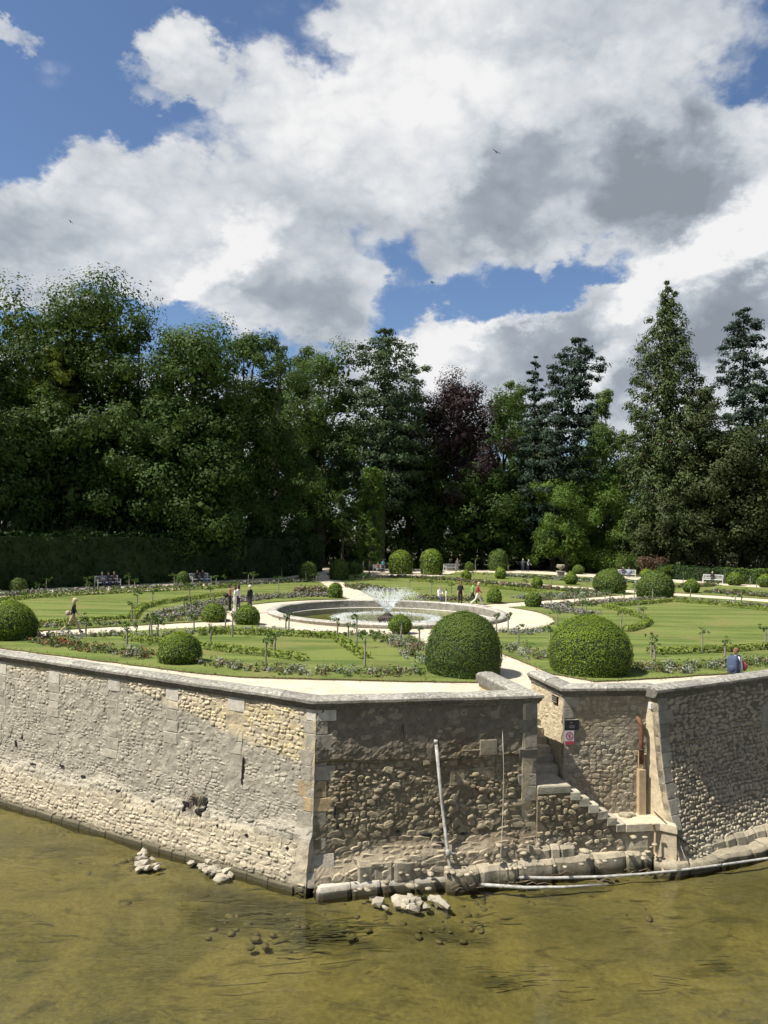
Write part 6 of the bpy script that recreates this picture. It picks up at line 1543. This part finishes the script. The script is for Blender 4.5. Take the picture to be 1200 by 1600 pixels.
    for j in range(8):
        th = math.pi * .62 * j / 7
        for i in range(nu):
            ph = 2 * math.pi * i / nu; q = Vector((.093 * math.sin(th) * math.cos(ph), .112 * math.sin(th) * math.sin(ph) - .012, .108 * math.cos(th) + .012))
            if q.y > .045 and q.z < .055: q.z = .055; q.y = min(q.y, .092)
            if hairlen and q.y < .03 and j == 7: q.z -= hairlen; q.y -= .02
            Vh.append(hd + q * (1 + .05 * rr.random()))
    for j in range(7):
        for i in range(nu): Fh.append([j * nu + i, (j + 1) * nu + i, (j + 1) * nu + (i + 1) % nu, j * nu + (i + 1) % nu])
    pydata('hair', Vh, Fh, root, cloth(hair), True)
    for sx_ in (-1, 1):
        mb = MB(); mb.ell(hd + Vector((sx_ * .030, .098, .004)), (.011, .006, .007), 6, 4); mb.build('eye', cloth((.02, .015, .012)), root)
        mb = MB(); mb.ell(hd + Vector((sx_ * .086, .005, -.01)), (.012, .02, .03), 6, 5); mb.build('ear', sk, root)
    mb = MB(); mb.ell(hd + Vector((0, .094, -.058)), (.022, .008, .006), 7, 4); mb.build('mouth', cloth((.30, .10, .09)), root)
    if skirt:
        mb = MB(); mb.lathe([(.13, pz + .05), (.17, pz - .08), (.20, pz - .3), (.24, pz - skirt[1])], 16); mb.build('skirt', cloth(skirt[0]), root, True)
    return root
def gp(px, py): p = G(px, py, .055); return (p.x, p.y)
E_, W_, N_, S_ = -math.pi / 2, math.pi / 2, 0.0, math.pi       # facings: right, left, away, towards
person('walking visitor in black top and beige trousers on the left walk', gp(113, 990.5), E_ + .25, 1.75, 'walk', (.012, .012, .014), (.42, .32, .22), (.03, .025, .02), (.42, .33, .20), 0, .05, SKINP)
def bag(name, label, c, d, col, strap=None):
    root = empty(name, c); tag(root, label, 'bag'); mb = MB(); mb.ell((0, 0, 0), d, 10, 8); ob = mb.build('pouch', cloth(col), root, True)
    mb = MB(); mb.tube([(-d[0] * .5, 0, d[2] * .8), (0, 0, d[2] * 1.7), (d[0] * .5, 0, d[2] * .8)], .012, 5); mb.build('strap', cloth(col), root)
wp0 = gp(113, 990.5); bag('shoulder_bag', 'pale shoulder bag carried by the walking visitor', (wp0[0] - .20, wp0[1] - .10, 1.06), (.13, .07, .13), (.36, .29, .21))
person('visitor with raised arms in brick coloured top and dark trousers', gp(359, 953), E_ + .1, 1.70, 'phone', (.26, .12, .09), (.012, .012, .015), (.02, .02, .02), (.02, .012, .01), 0, .10)
q_ = gp(359, 953); bag('handbag', 'black handbag on the hip of the visitor with raised arms', (q_[0] - .22, q_[1] - .1, 1.0), (.17, .09, .14), (.015, .015, .018))
person('visitor in white shirt and dark patterned trousers facing the camera phone', gp(372, 954), W_ - .3, 1.68, 'stand', (.62, .60, .57), (.03, .035, .06), (.03, .03, .03), (.04, .025, .02), 1, .15)
person('visitor in white trousers bending beside the patterned trousers', gp(367, 955.5), W_, 1.62, 'stand', (.60, .58, .55), (.64, .62, .58), (.5, .5, .48), (.05, .03, .02), 1, .10)
person('grey haired visitor in dark jacket standing behind the small round bush', gp(390, 957), W_ - .5, 1.74, 'stand', (.015, .015, .02), (.05, .055, .08), (.03, .03, .03), (.45, .42, .38), 1, 0, SKINP)
person('visitor in white shirt sitting behind the basin', gp(687, 938.5), S_ + .4, 1.7, 'sit', (.66, .67, .68), (.05, .06, .10), (.1, .1, .1), (.20, .14, .09), 0, .05, SKINP, z=-.12)
person('small child in white behind the basin beside the sitting visitor', gp(697, 940.5), W_, 1.02, 'stand', (.62, .60, .58), (.55, .5, .48), (.3, .3, .3), (.02, .014, .01), 1, .08)
person('visitor dressed all in black standing behind the basin', gp(719, 944), S_, 1.68, 'stand', (.012, .012, .014), (.010, .010, .012), (.02, .02, .02), (.10, .05, .03), 0, .14)
person('visitor in green jacket walking behind the basin', gp(738, 944.5), E_, 1.70, 'walk', (.16, .32, .10), (.015, .015, .02), (.5, .5, .5), (.12, .08, .05), 1, .05)
person('visitor in red top and white trousers walking behind the basin', gp(746, 946.5), E_ - .1, 1.72, 'walk', (.26, .02, .04), (.60, .57, .52), (.45, .44, .42), (.40, .30, .20), 1, .08)
bp_ = P(1150, 1017, 25.35); person('red haired visitor in white shirt walking along the right wall', (bp_.x, bp_.y), N_ - .9, 1.58, 'stand', (.60, .58, .60), (.08, .09, .14), (.05, .05, .05), (.15, .07, .045), .6, .02, SKINP)
rk = empty('backpack', (bp_.x - .15, bp_.y - .15, .98), -.9); tag(rk, 'blue backpack worn by the red haired visitor at the right wall', 'backpack')
mb = MB(); mb.lathe([(.05, -.16), (.15, -.16), (.17, -.12), (.175, .1), (.165, .3), (.13, .38), (.06, .41)], 14); mb.v = [Vector((math.copysign(abs(v.x / .18) ** .6 * .18, v.x), math.copysign(abs(v.y / .18) ** .6 * .12, v.y) - .02, v.z)) for v in mb.v]; mb.build('pack', cloth((.05, .068, .125)), rk, True)
mb = MB(); mb.ell((0, -.12, .0), (.13, .06, .12), 10, 7); mb.build('pocket', cloth((.04, .055, .10)), rk, True)
for sx_ in (-1, 1): mb = MB(); mb.tube([(sx_ * .11, .0, .40), (sx_ * .13, .14, .42), (sx_ * .14, .22, .25)], .02, 5); mb.build('strap', cloth((.03, .04, .09)), rk)
bag('red_bag', 'small red bag carried by the red haired visitor', (bp_.x + .24, bp_.y - .06, 1.02), (.10, .07, .15), (.30, .05, .07))
person('pale haired visitor in dark clothes standing beside the far hedge', gp(817, 892.5), S_, 1.78, 'phone', (.06, .07, .10), (.03, .035, .06), (.03, .03, .03), (.5, .46, .4), 1, 0, SKINP)
person('visitor in blue grey jacket beside the far hedge', gp(824.5, 892.5), S_ + .4, 1.70, 'stoop', (.16, .20, .26), (.05, .06, .09), (.03, .03, .03), (.5, .47, .42), 1, 0, SKINP)
person('grey clad visitor standing under the dark wood', gp(714.5, 892), S_, 1.75, 'stand', (.13, .13, .12), (.15, .15, .14), (.05, .05, .05), (.15, .13, .1), 1, 0)
def sitter(bench, dx, label, **kw):
    m = Matrix.Rotation(bench.rotation_euler[2], 4, 'Z'); p = bench.location + m @ Vector((dx, .05, 0)); person(label, (p.x, p.y), bench.rotation_euler[2] + math.pi, 1.72, 'sit', z=-.01, **kw)
sitter(BOBJ[0], -.55, 'fair haired sitter in grey on the left end of the three-sitter bench', top=(.20, .21, .22), legs=(.03, .04, .08), hair=(.40, .33, .24))
sitter(BOBJ[0], .05, 'sitter in dark blue in the middle of the three-sitter bench', top=(.03, .04, .08), legs=(.02, .03, .07))
sitter(BOBJ[0], .60, 'sitter in dark grey on the right end of the three-sitter bench', top=(.06, .06, .07), legs=(.03, .03, .05), hair=(.2, .16, .12))
sitter(BOBJ[1], -.35, 'sitter in black on the bench left of the blue jeans', top=(.02, .02, .02), legs=(.02, .02, .03))
sitter(BOBJ[1], .25, 'sitter in blue jeans on the two-sitter bench by the hedge', top=(.03, .03, .03), legs=(.10, .15, .25))
sitter(BOBJ[2], -.2, 'sitter in red top at the group below the wood', top=(.26, .06, .05), legs=(.04, .05, .08))
person('visitor in turquoise top standing at the group below the wood', gp(598.5, 894), S_ + .5, 1.7, 'stand', (.14, .42, .44), (.03, .04, .06), (.03, .03, .03), (.05, .03, .02), 0, .1)
person('visitor in pale top standing left of the group below the wood', gp(567, 896), E_, 1.7, 'stand', (.35, .34, .32), (.05, .05, .06), (.03, .03, .03), (.06, .04, .03), 1, 0)
person('visitor in khaki jacket standing left of the group bench', gp(577, 896), W_, 1.72, 'stand', (.22, .21, .16), (.06, .06, .06), (.03, .03, .03), (.06, .04, .03), 1, 0)
sitter(BOBJ[4], -.45, 'sitter in navy on the bench behind the wide dark dome', top=(.04, .05, .09), legs=(.05, .06, .1), hair=(.3, .27, .23))
sitter(BOBJ[4], .25, 'sitter in pale blue on the bench behind the wide dark dome', top=(.30, .36, .46), legs=(.05, .06, .1), hair=(.1, .07, .05))
sitter(BOBJ[5], -.05, 'white haired sitter in black on the bench before the shaded hedge', top=(.015, .015, .02), legs=(.02, .02, .03), hair=(.5, .48, .45))

# ================================================================== swifts in the sky
M_bird = simple('bird_feather', (.035, .03, .03), .8, .2, 20)
def bird(label, px, py, Y, span, roll, yaw):
    p = P(px, py, Y); root = empty('swift', p); root.rotation_euler = (roll, .2, yaw); tag(root, label, 'bird', 'swifts over the garden'); s = span / 2
    mb = MB(); mb.ell((0, 0, 0), (s * .13, s * .48, s * .12), 9, 8); mb.build('body', M_bird, root, True)
    for sx_ in (-1, 1):
        pts = [(.08, .22), (.35, .20), (.70, .02), (1.0, -.30), (.66, -.16), (.35, -.06), (.08, -.14)]
        V = [(sx_ * x * s, y * s, .10 * s * math.sin(x * 2.2) + o) for o in (.006, -.006) for x, y in pts]; n = len(pts)
        pydata('wing', V, [list(range(n)), [n + i for i in range(n)][::-1]] + [[i, n + i, n + (i + 1) % n, (i + 1) % n] for i in range(n)], root, M_bird)
    V = [(x * s, y * s, o) for o in (.005, -.005) for x, y in ((-.06, -.4), (.06, -.4), (.16, -.78), (0, -.62), (-.16, -.78))]
    pydata('tail', V, [[0, 1, 2, 3, 4], [9, 8, 7, 6, 5]] + [[i, 5 + i, 5 + (i + 1) % 5, (i + 1) % 5] for i in range(5)], root, M_bird)
bird('swift banking high at the upper right before the grey cloud', 775, 237, 30, .42, .9, .5)
bird('small swift gliding at the left over the trees', 110, 346, 45, .36, 1.2, 1.2)
bird('small swift gliding low in the blue gap at the centre', 675, 441, 45, .34, .15, 1.4)
